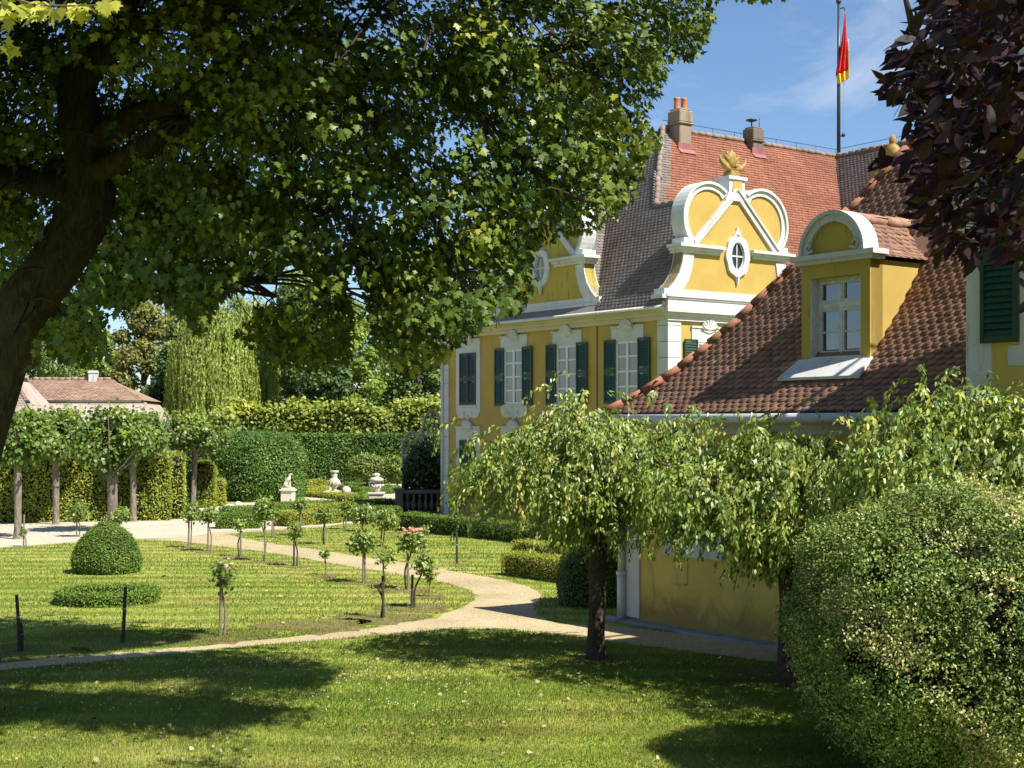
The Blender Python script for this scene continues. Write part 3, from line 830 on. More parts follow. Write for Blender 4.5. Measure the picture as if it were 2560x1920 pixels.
# flagpole and flag
PB = Vector((16.2, 7.0, 0)); cs, sn = math.cos(ROT), math.sin(ROT)
fp = (PC[0] + PB.x * cs - PB.y * sn, PC[1] + PB.x * sn + PB.y * cs, 0)
pole = thing("flagpole", "tall dark flagpole standing on the ridge of the palace roof", "flagpole", (fp[0], fp[1], RID))
p = MB(); p.smooth = True; p.tube([(0, 0, -.4), (0, 0, 3), (0, 0, 6.55)], [.085, .075, .055], 10); p.build("pole", M['pole'], pole)
p = MB(); p.smooth = True; p.ball((0, 0, 6.65), .12); p.build("finial", M['pole'], pole)
p = MB(); p.tube([(.05, 0, 6.35), (.22, -.02, 6.38), (.26, -.02, 6.25)], .03, 6); p.build("pulley", M['pole'], pole)
p = MB(); p.tube([(.05, 0, .9), (.22, -.02, .92)], .03, 6); p.ball((.2, -.02, .95), .09); p.build("cleat", M['pole'], pole)
p = MB(); p.tube([(.24, -.03, 6.2), (.20, -.05, .9)], .012, 5); p.build("rope", M['rope'], pole)
def flagpart(zt, zb, prof, mat, fr, nm, par):
    m = MB(); m.smooth = True; n = 14; k = 12; vs = []
    for i in range(n + 1):
        z = zt + (zb - zt) * i / n
        t = max(0.0, (6.1 - z) / 3.0)
        for j in range(k + 1):
            u = fr[0] + (fr[1] - fr[0]) * j / k
            wd = prof(t)
            x = .26 - wd[0] + (wd[0] + wd[1]) * u; y = -.10 + .09 * math.sin(u * 15 + t * 2) * min(1, t * 2)
            vs.append((x, y, z + .25 * (u - .5) * t))
    f = [(i * (k + 1) + j, i * (k + 1) + j + 1, (i + 1) * (k + 1) + j + 1, (i + 1) * (k + 1) + j) for i in range(n) for j in range(k)]
    m.add(vs, f)
    o = m.build(nm, mat, par)
    so = o.modifiers.new("solid", 'SOLIDIFY'); so.thickness = .012
    return o
flag = thing("flag", "limp red and yellow flag hanging down the dark flagpole", "flag", (fp[0], fp[1], RID))
prof = lambda t: (min(.50, .03 + .46 * t ** 1.25), .02 + .10 * min(1, t * 1.2))
flagpart(6.15, 3.58, prof, M['flag_red'], (0, 1), "red_field", flag)
flagpart(4.5, 3.25, lambda t: (.30, .128), M['flag_yellow'], (.80, 1.02), "yellow_field", flag)
flagpart(3.6, 3.2, lambda t: (.385 - (t - .8) * .5, .12), M['flag_yellow'], (0, 1), "yellow_field", flag)
flagpart(4.95, 4.4, lambda t: (.2, .135), M['flag_white'], (.82, 1.02), "white_emblem", flag)

# ------------------------------------------------------------ the garden house on the right
WC = (2.07, 26.1, 0)
house = thing("garden_house", "low yellow garden house with brown plain-tile roof and a round-topped dormer", "house", WC, ROT)
OV = .27
HP = [(0, 3.75), (.5, 4.12), (.95, 4.54), (1.7, 5.42), (2.46, 6.45), (3.41, 7.85), (4.7, 9.75)]
w = MB(); w.box(0, 8.8, -15, 0, 0.02, 3.72); w.build("wall", M['yellow_old'], house)
q = MB(fL)
q.box(-.39, .035, 0, .035, .10, 3.62); q.fn = fF
q.build("corner_pilaster", M['white_old'], house)
q = MB(fL); q.box(-8.0, .04, 0, .05, 3.40, 3.60); q.box(-8.0, .06, 0, .14, 3.60, 3.70); q.build("eave_moulding", M['white'], house)
q = MB(); q.box(-OV + .02, 8.9, -15, OV, 3.70, 3.75); q.build("soffit", M['dark_wood'], house)
q = MB(); q.smooth = True; q.tube([(-OV - .05, OV + .02, 3.66), (-OV - .05, -8.05, 3.64)], .085, 10)
for k in range(8): q.tube([(-OV - .05, -.5 - k, 3.56), (-OV - .14, -.5 - k, 3.64), (-OV - .10, -.5 - k, 3.75)], .012, 4)
q.build("gutter", M['gutter'], house)
q = MB(); q.smooth = True
q.tube([(-OV, .0, 3.6), (-.22, .0, 3.4), (-.10, .02, 3.15), (-.09, .03, .85)], .062, 10); q.tube([(-.09, .03, .9), (-.09, .03, .06)], .078, 10)
for z in (.84, 1.9, 2.9): q.tube([(-.09, .03, z), (-.09, .03, z + .07)], .095, 10)
q.build("downpipe", M['gutter'], house)
q = MB(fL)
q.box(-8.05, .5, 0, .30, -.05, .055); q.build("drain_kerb", M['zinc'], house)
q = MB(fL); q.box(-1.62, -1.18, 0, .012, .82, 1.22); q.box(-1.60, -1.20, 0, .02, .80, .825); q.tube([(-1.58, .03, .80), (-1.22, .03, .80)], .012, 5); q.build("wall_hatch", M['yellow_old'], house)
for yc in (-1.78, -4.45, -6.9):
    f = MB(fL)
    f.box(yc - .72, yc - .47, -.01, .05, 1.58, 2.92); f.box(yc + .47, yc + .72, -.01, .05, 1.58, 2.92)
    f.box(yc - .72, yc + .72, -.01, .05, 2.92, 3.16); f.box(yc - .74, yc + .74, -.01, .06, 1.28, 1.58)
    wi = f.build("window", M['white'], house)
    p = MB(fL); p.box(yc - .47, yc + .47, -.02, .008, 1.58, 2.92); p.build("pane", M['pane_dark'], wi)
    for k in (-1, 1):
        m = MB(fL); louvre(m, yc + (.005 if k > 0 else -.465), yc + (.465 if k > 0 else -.005), 1.585, 2.915, .02, .06)
        m.build("shutter", M['shutter'], wi)
# roof with a soft bell-cast foot
DY0, DY1, DX = -5.0, -3.58, .70
def inside_house(al, a):
    ok = (al <= OV - a) & (al >= -15)
    ok &= ~((al < -8.02) & (al > -12.1) & (a - OV < 1.28))
    ok &= ~((al > DY0 + .04) & (al < DY1 - .04) & (a - OV > DX - .05) & (a < 2.55))
    return ok
hs = Soup(); um = MB()
for i in range(len(HP) - 1):
    (a0, z0), (a1, z1) = HP[i], HP[i + 1]
    um.add([(-OV + a0, OV - a0, z0 - .01), (-OV + a0, -15, z0 - .01), (-OV + a1, -15, z1 - .01), (-OV + a1, OV - a1, z1 - .01)], [(0, 1, 2, 3)])
    um.add([(-OV + a0, OV - a0, z0 - .01), (9.0 + OV - a0, OV - a0, z0 - .01), (9.0 + OV - a1, OV - a1, z1 - .01), (-OV + a1, OV - a1, z1 - .01)], [(0, 1, 2, 3)])
    um.add([(9 + OV - a0, OV - a0, z0 - .01), (9 + OV - a0, -15, z0 - .01), (9 + OV - a1, -15, z1 - .01), (9 + OV - a1, OV - a1, z1 - .01)], [(0, 1, 2, 3)])
hs.mb(um, .4)
tile_face(hs, (-OV, 0, 0), uy, ux, HP, -15, OV, inside_house, .172, .132, .024, .066, .55)
tile_face(hs, (0, OV, 0), mx_, my_, HP, -9.3, OV, lambda al, a: (al <= OV - a) & (al >= -9 - OV + a), .172, .132, .024, .066, .55)
hroof = hs.build("roof", M['tile_brown'], house)
h2 = MB(); h2.smooth = True
for i in range(len(HP) - 1):
    ridge_tiles(h2, (-OV + HP[i][0], OV - HP[i][0], HP[i][1] + .045), (-OV + HP[i + 1][0], OV - HP[i + 1][0], HP[i + 1][1] + .035), .078, .34)
ridge_tiles(h2, (4.45, -4.4, 9.78), (4.45, -15, 9.78), .11)
s_ = Soup(); s_.mb(h2, .5); s_.build("hip_tiles", M['hip'], house)
q = MB()
q.add([(-OV - .01, -15, 3.66), (-OV - .01, OV, 3.66), (-OV - .01, OV, 3.77), (-OV - .01, -15, 3.77)], [(0, 1, 2, 3)]); q.build("eave_board", M['dark_wood'], house)
# dormer: front plane x = DX, cheeks run back into the roof
fD = lambda a, b, c: (DX - b, a, c)
yc = (DY0 + DY1) / 2; hw = (DY1 - DY0) / 2
d = MB(fD)
d.box(DY0, DY0 + .19, -.30, 0, 4.35, 6.15); d.box(DY1 - .19, DY1, -.30, 0, 4.35, 6.15); d.box(DY0 + .19, DY1 - .19, -.30, 0, 5.93, 6.15)
dm = d.build("dormer", M['yellow_moss'], house)
c = MB()
for yy in (DY0, DY1 - .12):
    c.prism([(DX + .02, 4.2), (DX + .02, 6.15), (2.45, 6.15), (1.6, 5.1)], yy, yy + .12)
cheek = c.build("dormer_cheek", M['yellow'], dm)
c = MB(fD)
c.box(DY0 - .10, DY1 + .10, -.24, .07, 6.15, 6.22); c.box(DY0 - .16, DY1 + .16, -.26, .12, 6.22, 6.30)
ar = arc(yc, 6.30, hw - .06, 0, 180, 24)
c.band(ar, .15, -.22, .08); c.band(arc(yc, 6.30, hw - .03, 0, 180, 24), .06, -.24, .12)
for k in (-1, 1):
    c.smooth = True
    c.tube([(yc + k * (hw - .32), .09, 6.37), (yc + k * (hw - .22), .09, 6.33), (yc + k * (hw - .15), .09, 6.42), (yc + k * (hw - .23), .09, 6.48), (yc + k * (hw - .28), .09, 6.41)], .03, 6); c.smooth = False
c.build("dormer_arch", M['white_old'], dm)
c = MB(fD); c.prism(arc(yc, 6.30, hw - .20, 0, 180, 20), -.20, .015); c.build("dormer_tympanum", M['yellow_moss'], dm)
c = MB(fD)
c.box(DY0 - .04, DY1 + .04, -.3, .05, 4.40, 4.62)
c.add([(DY0 - .04, .05, 4.60), (DY1 + .04, .05, 4.60), (DY1 + .16, .40, 4.315), (DY0 - .12, .40, 4.315), (DY0 - .04, .05, 4.50), (DY1 + .04, .05, 4.50), (DY1 + .16, .40, 4.27), (DY0 - .12, .40, 4.27)],
      [(0, 1, 2, 3), (7, 6, 5, 4), (0, 4, 5, 1), (1, 5, 6, 2), (2, 6, 7, 3), (3, 7, 4, 0)])
c.build("dormer_sill", M['white_old'], dm)
A0, A1, Z0, Z1 = DY0 + .19, DY1 - .19, 4.64, 5.93
c = MB(fD)
c.box(A0, A0 + .015, -.26, -.004, Z0, Z1); c.box(A1 - .015, A1, -.26, -.004, Z0, Z1); c.box(A0, A1, -.26, -.006, Z0 - .04, Z0 + .012)
fr = lambda a0, a1, z0, z1, t=.05, b0=-.22, b1=-.16: (c.box(a0, a0 + t, b0, b1, z0, z1), c.box(a1 - t, a1, b0, b1, z0, z1), c.box(a0 + t, a1 - t, b0, b1, z0, z0 + t), c.box(a0 + t, a1 - t, b0, b1, z1 - t, z1))
fr(A0 + .015, A1 - .015, Z0 + .012, Z1, .045, -.24, -.17)
am = (A0 + A1) / 2; zt = Z0 + .80
c.box(A0 + .05, A1 - .05, -.23, -.13, zt, zt + .085)
for a0, a1 in ((A0 + .06, am - .005), (am + .005, A1 - .06)):
    fr(a0, a1, Z0 + .06, zt, .05, -.225, -.15); fr(a0, a1, zt + .085, Z1 - .05, .05, -.225, -.15)
    c.box(a0 + .05, a1 - .05, -.21, -.165, Z0 + .40, Z0 + .43)
c.box(am - .02, am + .02, -.2, -.14, Z0 + .06, Z1 - .05)
dw = c.build("dormer_window", M['white_worn'], dm)
c = MB(fD); c.box(A0 + .06, A1 - .06, -.19, -.186, Z0 + .05, Z1 - .04); c.build("window_glass", M['glass'], dm)
c = MB(fD)
for a0, a1 in ((A0 + .03, A0 + .17), (am + .12, A1 - .12), (am - .26, am - .10)):
    n = 10; vs = []
    for i in range(n + 1):
        for z in (Z0 + .03, Z1 - .02): vs.append((a0 + (a1 - a0) * i / n, -.30 + .02 * math.sin(i * 2.1), z))
    c.add(vs, [(2 * i, 2 * i + 1, 2 * i + 3, 2 * i + 2) for i in range(n)])
c.build("curtain", M['curtain'], dm)
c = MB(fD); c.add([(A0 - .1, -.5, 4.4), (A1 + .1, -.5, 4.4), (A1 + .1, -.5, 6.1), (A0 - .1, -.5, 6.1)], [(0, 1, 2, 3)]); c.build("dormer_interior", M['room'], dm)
ds = Soup(); DP = [(0, 6.20), (.35, 6.42), (hw + .1, 6.88)]
u2 = MB()
for sg in (1, -1):
    for i in range(2):
        y0 = yc - sg * (hw + .1 - DP[i][0]); y1 = yc - sg * (hw + .1 - DP[i + 1][0])
        u2.add([(DX + .22, y0, DP[i][1]), (3.4, y0, DP[i][1]), (3.4, y1, DP[i + 1][1]), (DX + .22, y1, DP[i + 1][1])], [(0, 1, 2, 3)])
ds.mb(u2, .4)
tile_face(ds, (0, yc - hw - .1, 0), ux, uy, DP, DX + .30, 3.3, lambda al, a: al > -9, .172, .125, .024, .066, .55)
tile_face(ds, (0, yc + hw + .1, 0), mx_, my_, DP, -3.3, -DX - .30, lambda al, a: al > -9, .172, .125, .024, .066, .55)
dr = ds.build("dormer_roof", M['tile_brown'], dm)
c = MB(); c.smooth = True; ridge_tiles(c, (DX + .26, yc, 6.90), (3.2, yc, 6.90), .10, .3); s_ = Soup(); s_.mb(c, .9); s_.build("dormer_ridge", M['hip'], dm)
# projecting bay with its own roof
BX0, BX1, BY0, BY1, BH = -1.0, 1.27, -8.07, -12.0, 8.4
b = MB(); b.box(BX0, BX1, BY1, BY0, 0.02, BH); bay = b.build("projecting_bay", M['yellow_old'], house)
fB = lambda a, b, c: (BX0 - b, a, c)
b = MB(fB); b.box(BY0 - .35, BY0 + .03, 0, .03, 0, BH - .3); b.build("bay_pilaster", M['white_old'], bay)
b = MB(fB); b.box(BY1, BY0 - .36, 0, .16, 3.7, 3.83); b.box(BY1, BY0 + .2, -.02, .25, BH - .3, BH); b.box(BY0 - 2.05, BY0 - .60, 0, .028, 4.30, 4.56); b.box(BY0 - 1.1, BY0 - .78, 0, .028, 4.56, 6.9)
b.build("bay_moulding", M['white'], bay)
b = MB(fB); louvre(b, BY0 - .77, BY0 - .23, 4.60, 6.8, .05, .10); b.build("shutter", M['shutter'], bay)
bs = Soup()
BP = [(0, BH), (1.4, BH + 1.9)]
tile_face(bs, (BX0 - .3, 0, 0), uy, ux, BP, BY1, BY0 + .2, lambda al, a: al <= BY0 + .2 - a, .172, .132, .028)
tile_face(bs, (0, BY0 + .25, 0), mx_, my_, BP, -1.6, 1.3, lambda al, a: (al <= 1.3 - a), .172, .132, .028)
u3 = MB(); u3.add([(BX0 - .3, BY1, BH), (BX0 - .3, BY0 + .2, BH), (BX0 + 1.1, BY0 - 1.2, BH + 1.9), (BX0 + 1.1, BY1, BH + 1.9)], [(0, 1, 2, 3)])
u3.add([(BX0 - .3, BY0 + .22, BH), (1.5, BY0 + .22, BH), (1.5, BY0 - 1.2, BH + 1.9), (BX0 + 1.1, BY0 - 1.2, BH + 1.9)], [(0, 1, 2, 3)])
bs.mb(u3, .5); bs.build("bay_roof", M['tile_brown'], bay)
# ------------------------------------------------------------ foliage helpers
SUNV = np.array(SUN)
def rnd(n, s=1.0): return RNG.normal(0, s, (n, 3))
def sphere(n): return unit(RNG.normal(0, 1, (n, 3)))
def leaves(soup, P, N, shape, size, var=.3, rn=.55, droop=.3, tint=None, mi=0):
    """one leaf at each P, upper face roughly along N, tip roughly outward and down"""
    n = len(P)
    N = unit(N + SUNV * .35 + rnd(n, rn))
    T = unit(N * .25 + rnd(n, .8) + np.array([0, 0, -droop]))
    X, Y, Z = axes(N, T)
    soup.inst(shape[0], shape[1], P, X, Y, Z, size * (1 + RNG.uniform(-var, var, n)), tint, mi)
UP = np.array([0, 0, 1.0])

def shell_block(soup, c, hx, hy, h, rz, n, size, shape=BOXL, z0=0.0, fuzz=.03, rnd_top=0.0, wave=.03):
    """clipped hedge block: leaves over a slightly uneven box, with a solid core in dark twig and shade colour"""
    c = np.array(c, float)
    ax = np.array([math.cos(rz), math.sin(rz), 0]); ay = np.array([-math.sin(rz), math.cos(rz), 0])
    A = [4 * hx * hy, 2 * hy * h, 2 * hy * h, 2 * hx * h, 2 * hx * h]
    cnt = RNG.multinomial(n, np.array(A) / sum(A))
    P = []; N = []
    for i, k in enumerate(cnt):
        u = RNG.uniform(-1, 1, k); v = RNG.random(k)
        if i == 0: x, y, z, nn = u * hx, RNG.uniform(-1, 1, k) * hy, np.full(k, h), UP
        elif i < 3: sg = 1 if i == 1 else -1; x, y, z, nn = np.full(k, sg * hx), u * hy, v * h, ax * sg
        else: sg = 1 if i == 3 else -1; x, y, z, nn = u * hx, np.full(k, sg * hy), v * h, ay * sg
        w = wave * (np.sin(x * 3.1 + c[0]) + np.sin(y * 2.7 + c[1]) + np.sin(z * 4.3 + x))
        if rnd_top:
            f = np.clip((z - (h - rnd_top)) / rnd_top, 0, 1); sh = 1 - .5 * f ** 2 * min(1, rnd_top / max(hx, hy))
            x = x * sh; y = y * sh
        p = c + ax * x[:, None] + ay * y[:, None] + UP * (z0 + z)[:, None] + nn * (w + RNG.normal(0, fuzz, k))[:, None]
        P.append(p); N.append(np.tile(nn, (k, 1)))
    leaves(soup, np.concatenate(P), np.concatenate(N) + UP * .35, shape, size)
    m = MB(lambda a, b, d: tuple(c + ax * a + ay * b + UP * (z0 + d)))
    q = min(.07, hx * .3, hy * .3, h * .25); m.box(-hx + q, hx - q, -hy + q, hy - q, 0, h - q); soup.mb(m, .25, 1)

def pits(D):
    f = np.zeros(len(D)); r = np.random.default_rng(11)
    for k in range(9):
        w = r.normal(0, 1, 3); w = w / np.linalg.norm(w) * r.uniform(9, 34)
        f += np.sin(D @ w + r.uniform(0, 6.28))
    return f / 3.0
def shell_round(soup, c, rx, ry, rz, n, size, shape=BOXL, zlo=-1.0, fuzz=.03, pw=2.0, lump=.04, core=.90, tint=None, mi=0, pit=None, rn=.55):
    """clipped ball, dome or cone-like body"""
    c = np.array(c, float)
    D = sphere(n * 2); D = D[D[:, 2] > zlo]
    if pit is not None: D = D[pits(D) < pit]
    D = D[:n]
    k = (np.abs(D) ** pw).sum(1) ** (-1 / pw)
    lum = 1 + lump * (np.sin(D[:, 0] * 7 + 1) * np.sin(D[:, 1] * 6) + .7 * np.sin(D[:, 2] * 9 + D[:, 0] * 5)) + RNG.normal(0, fuzz, len(D))
    P = c + D * k[:, None] * np.array([rx, ry, rz]) * lum[:, None]
    N = unit(D / np.array([rx, ry, rz]))
    leaves(soup, P, N + UP * .3, shape, size, rn=rn, tint=None if tint is None else tint(D, P), mi=mi)
    m = MB()
    vs = []; fs = []; nu, nv = 20, 12
    for i in range(nv + 1):
        th = math.pi * i / nv
        for j in range(nu):
            ph = 2 * math.pi * j / nu
            d = np.array([math.sin(th) * math.cos(ph), math.sin(th) * math.sin(ph), math.cos(th)])
            if d[2] < zlo: d[2] = zlo
            kk = (np.abs(d) ** pw).sum() ** (-1 / pw)
            vs.append(tuple(c + d * kk * np.array([rx, ry, rz]) * core))
    for i in range(nv):
        for j in range(nu): fs.append((i * nu + j, i * nu + (j + 1) % nu, (i + 1) * nu + (j + 1) % nu, (i + 1) * nu + j))
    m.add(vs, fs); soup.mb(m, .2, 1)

def limb(mb, pts, r0, r1, n=8, wob=0.0, sub=4):
    """smooth tapered branch through pts"""
    pts = [np.array(p, float) for p in pts]
    Q = []
    for i in range(len(pts) - 1):
        p0 = pts[max(i - 1, 0)]; p1 = pts[i]; p2 = pts[i + 1]; p3 = pts[min(i + 2, len(pts) - 1)]
        for j in range(sub):
            t = j / sub
            Q.append(.5 * (2 * p1 + (p2 - p0) * t + (2 * p0 - 5 * p1 + 4 * p2 - p3) * t * t + (3 * p1 - p0 - 3 * p2 + p3) * t ** 3))
    Q.append(pts[-1]); k = len(Q) - 1
    if isinstance(r0, (list, tuple)):
        rr = [np.interp(i / k * (len(r0) - 1), range(len(r0)), r0) for i in range(k + 1)]
    else: rr = [r0 + (r1 - r0) * i / k for i in range(k + 1)]
    mb.smooth = True
    mb.tube(Q, list(rr), n, True, wob)
    return Q

# ------------------------------------------------------------ the big maple
MASK = [(-60, -60), (1548, -60), (1540, 40), (1500, 130), (1444, 120), (1432, 190), (1392, 235), (1418, 282), (1430, 300), (1385, 345), (1370, 420), (1320, 480), (1290, 497),
        (1225, 505), (1168, 522), (1150, 560), (1150, 645), (1100, 690), (1000, 722), (965, 772), (915, 800), (865, 800), (822, 760), (800, 700), (785, 610), (765, 560), (742, 600), (765, 690), (752, 780), (700, 800),
        (600, 790), (560, 755), (503, 720), (540, 690), (575, 655), (655, 640), (680, 600), (650, 562), (605, 572), (590, 600), (560, 578), (518, 592), (527, 630), (478, 634), (442, 705),
        (422, 712), (388, 668), (337, 640), (300, 645), (262, 668), (232, 655), (198, 640), (228, 690), (234, 772), (185, 790), (115, 770), (92, 700), (76, 805), (30, 815), (-60, 800)]
SHADE = [[(-400, 1327), (100, 1327), (270, 1343), (410, 1337), (445, 1362), (400, 1388), (200, 1410), (-400, 1440)],
         [(-400, 1452), (560, 1397), (625, 1394), (690, 1398), (668, 1412), (700, 1425), (775, 1450), (740, 1472), (680, 1490), (560, 1492), (478, 1476), (430, 1460), (300, 1470), (-400, 1490)],
         [(-400, 1495), (320, 1500), (430, 1512), (560, 1514), (588, 1530), (545, 1560), (430, 1590), (340, 1572), (250, 1562), (0, 1552), (-400, 1552)]]
def shadow_view(P):
    s = np.array(SUN)
    return to_view(P - (P[:, 2] / s[2])[:, None] * s)
def shadow_ok(P):
    x, y = shadow_view(P)
    ok = (x < -20) | (y > 1690) | (y < 1100)
    for q in SHADE: ok |= in_poly(x, y, q)
    return ok
def in_frame(P, m=25):
    x, y = to_view(P)
    return (x > -m) & (x < 2212 + m) & (y > -m) & (y < 1659 + m) & (P[:, 1] > 0.3)
n_sup = 470
px, py = [], []
while len(px) < n_sup:
    x = RNG.uniform(-60, 1548); y = RNG.uniform(-60, 880)
    if in_poly([x], [y], MASK)[0] and RNG.random() < (1 if x < 720 else .72): px.append(x); py.append(y)
px = np.array(px); py = np.array(py)
BRN = [(-8, 800, 60), (18, 722, 62), (65, 640, 66), (125, 565, 66), (168, 490, 62), (196, 420, 62), (188, 340, 58), (172, 250, 55), (168, 180, 50), (215, 112, 30), (260, 345, 34), (325, 310, 34), (380, 262, 34), (285, 255, 26), (340, 236, 22), (60, 390, 32), (0, 380, 32), (100, 395, 32), (30, 690, 60), (95, 600, 62), (150, 525, 62)]
near_limb = np.zeros(n_sup, bool)
for x, y, r in BRN: near_limb |= (px - x) ** 2 + (py - y) ** 2 < (r + 22) ** 2
CL = np.zeros((n_sup, 3))
best = np.zeros(n_sup, bool)
for tr in range(30):
    lo = np.where(px > 900, 12.8, 13.6); hi = np.where(px > 900, 17.2, 20.5)
    lo = np.where(near_limb, 17.9, lo); hi = np.where(near_limb, 21.0, hi)
    d = lo + (hi - lo) * RNG.random(n_sup)
    P = np.stack([(px * K - 1280) / 3600 * d, d, CAM_H + (1070 - py * K) / 3600 * d], 1)
    ok = shadow_ok(P) & shadow_ok(P + np.array([.45, 0, .1])) & shadow_ok(P + np.array([-.45, 0, -.1])) & shadow_ok(P + np.array([0, .4, .2])) & shadow_ok(P + np.array([0, -.4, -.2])) & ~(near_limb & (d < 17.8))
    put = ~best & (ok | (tr == 0))
    CL[put] = P[put]; best |= ok
SUP = CL
def subclumps(S, k, ra, rb):
    m = len(S); P = np.repeat(S, k, 0) + RNG.normal(0, 1, (m * k, 3)) * np.array([ra, ra, rb])
    P[:, 2] -= .16 * np.linalg.norm((P - np.repeat(S, k, 0))[:, :2], axis=1)
    return P, np.repeat(RNG.normal(.48, .16, m), k)
CL, CTI = subclumps(SUP, 5, .42, .17)
out = []
while len(out) < 2400:
    D = sphere(400) * (RNG.random((400, 1)) ** .4)
    P = np.array([-3.6, 16.0, 9.4]) + D * np.array([5.8, 5.4, 4.4])
    P = P[~in_frame(P, 40)]
    P = P[shadow_ok(P)]
    out += list(P)
CL_OUT = np.array(out[:2400])  # unseen upper crown, clumps kept only where their shade is wanted
maple = thing("maple_tree", "large leaning maple with dark trunk whose leafy canopy fills the upper left", "tree", (-6.9, 17.3, 0))
MO = np.array([-6.9, 17.3, 0])
tr = MB()
TD = 17.0
tp = [(-7.0, 17.3, -.1), (-6.85, 17.25, 1.2), (-6.55, 17.1, 2.8)] + [W3(x, y, TD) for x, y in ((-8, 800), (18, 722), (65, 640), (125, 565), (168, 490), (196, 420), (188, 340), (172, 250), (168, 180), (215, 112), (250, 60), (290, -30), (330, -160))]
limb(tr, tp, [.58, .41, .37, .34, .33, .32, .31, .31, .30, .27, .25, .22, .19, .16, .12, .06], 0, 14, .03)
limbs = []
def lb(pts, r0, r1, d0, d1):
    q = [W3(x, y, d0 + (d1 - d0) * i / (len(pts) - 1)) for i, (x, y) in enumerate(pts)]
    limbs.append(limb(tr, q, r0, r1, 9, .03))
lb([(205, 372), (250, 352), (325, 310), (372, 276), (392, 252)], .15, .10, 16.9, 15.6)
lb([(190, 320), (235, 285), (285, 255), (340, 236), (400, 220), (480, 200), (553, 180), (640, 160), (720, 152), (803, 163), (928, 172), (1060, 155), (1170, 120), (1260, 100)], .17, .025, 17, 14.5)
lb([(340, 236), (430, 180), (500, 130), (560, 85), (650, 30), (740, -40)], .12, .05, 16.6, 15)
lb([(160, 410), (80, 390), (0, 380), (-90, 350), (-200, 320)], .20, .09, 17, 18)
lb([(480, 200), (560, 290), (615, 352), (700, 420), (778, 525), (800, 600), (830, 700)], .07, .012, 16.2, 15.2)
lb([(720, 152), (800, 250), (880, 380), (960, 520), (1010, 640)], .06, .012, 15.6, 14.3)
lb([(928, 172), (1040, 260), (1130, 350), (1220, 420), (1300, 440)], .05, .012, 15, 14)
lb([(210, 440), (290, 470), (380, 500), (470, 560), (520, 610)], .06, .012, 17, 18)
lb([(60, 650), (110, 660), (150, 700), (170, 750)], .05, .012, 17, 17.6)
lb([(250, 60), (420, 20), (620, -60), (900, -160)], .12, .04, 17, 14)
lb([(170, 180), (100, 110), (20, 40), (-80, -40)], .12, .04, 17, 18.5)
lb([(610, 352), (590, 440), (600, 560), (595, 640)], .03, .008, 16.2, 16.2)
LQ = np.array([p for l in limbs for p in l])
ALL = np.concatenate([CL, CL_OUT])
for i in RNG.choice(len(CL), 500, replace=False):
    c = CL[i]
    cx_, cy_ = to_view(c[None]); 
    if not in_poly(cx_ + 14, cy_ - 8, MASK)[0] or not in_poly(cx_ - 14, cy_ + 14, MASK)[0]: continue
    dd = np.linalg.norm(LQ - c, axis=1); j = int(np.argmin(dd))
    if dd[j] < 2.6:
        a = LQ[j]; m = (a + c) / 2 + np.array([RNG.normal(0, .12), RNG.normal(0, .12), .12 * dd[j]])
        limb(tr, [a, m, c], min(.022, .008 + .007 * dd[j]), .004, 4, 0, 3)
tr.build("trunk", M['bark_maple'], maple, org=MO)
sp = Soup()
stub = MB(); a = W3(372, 276, 15.75); b = W3(396, 250, 15.55)
def spray(centres, n, rad, size, cti=None):
    m = len(centres)
    P = np.repeat(centres, n, 0)
    off = RNG.normal(0, 1, (m * n, 3)) * np.array([.5, .5, .34]) * rad
    # each clump sags outward
    P = P + off
    outw = unit(P - np.array([-3.0, 16.5, 8.0]))
    N = UP * .68 + outw * .2 + SUNV * .28 + np.repeat(rnd(m, .38), n, 0) + rnd(m * n, .24)
    T = outw * .6 + UP * -.55 + rnd(m * n, .5)
    X, Y, Z = axes(N, T)
    ct = np.repeat(RNG.normal(.5, .12, m) if cti is None else cti + RNG.normal(0, .08, m), n)
    return P, X, Y, Z, size * RNG.uniform(.62, 1.2, m * n), np.clip(ct + RNG.normal(0, .10, m * n), 0, .90)
P, X, Y, Z, s, t = spray(CL, 40, .30, .077, CTI)
vx, vy = to_view(P); jx = RNG.normal(0, 5, len(P)); jy = RNG.normal(0, 5, len(P)); k = in_poly(vx + jx, vy + jy, MASK) | ~in_frame(P, 0)
for x, y, r in BRN: k &= ~(((vx - x) ** 2 + (vy - y) ** 2 < r ** 2) & (P[:, 1] < 17.4))
sp.inst(*MAPLE, P[k], X[k], Y[k], Z[k], s[k], t[k])
P, X, Y, Z, s, t = spray(CL_OUT, 26, .8, .19)  # oversized leaves out of view, added for denser shade on the crown
k = ~in_frame(P, 45) & shadow_ok(P)
sp.inst(*MAPLE, P[k], X[k], Y[k], Z[k], s[k], t[k])
sp.build("crown", M['maple'], maple, org=MO)

# a leafy twig hangs into the upper left corner, nearer to the camera
near = thing("yellow_green_branch", "sunlit yellow green maple twig hanging in from above at the top left corner", "branch", (-2.6, 8.2, 6.4))
NO = np.array([-2.6, 8.2, 6.4])
q = []
for x, y in ((20, 8), (60, 12), (100, 8), (140, 14), (180, 10), (215, 12), (235, 6), (30, 30), (5, 100), (20, 105), (150, 26), (180, 28), (120, 30), (80, 25), (60, 30), (8, 25)):
    for k in range(6): q.append(W3(x + RNG.normal(0, 9), y + RNG.normal(0, 5), 8.2 + RNG.normal(0, .15)))
q = np.array(q); s2 = Soup(); n = len(q)
N = UP * .8 + rnd(n, .5); T = UP * -.5 + rnd(n, .8); X, Y, Z = axes(N, T)
s2.inst(*MAPLE, q, X, Y, Z, RNG.uniform(.05, .09, n), RNG.uniform(.85, 1, n))
s2.build("foliage", M['maple'], near, org=NO)
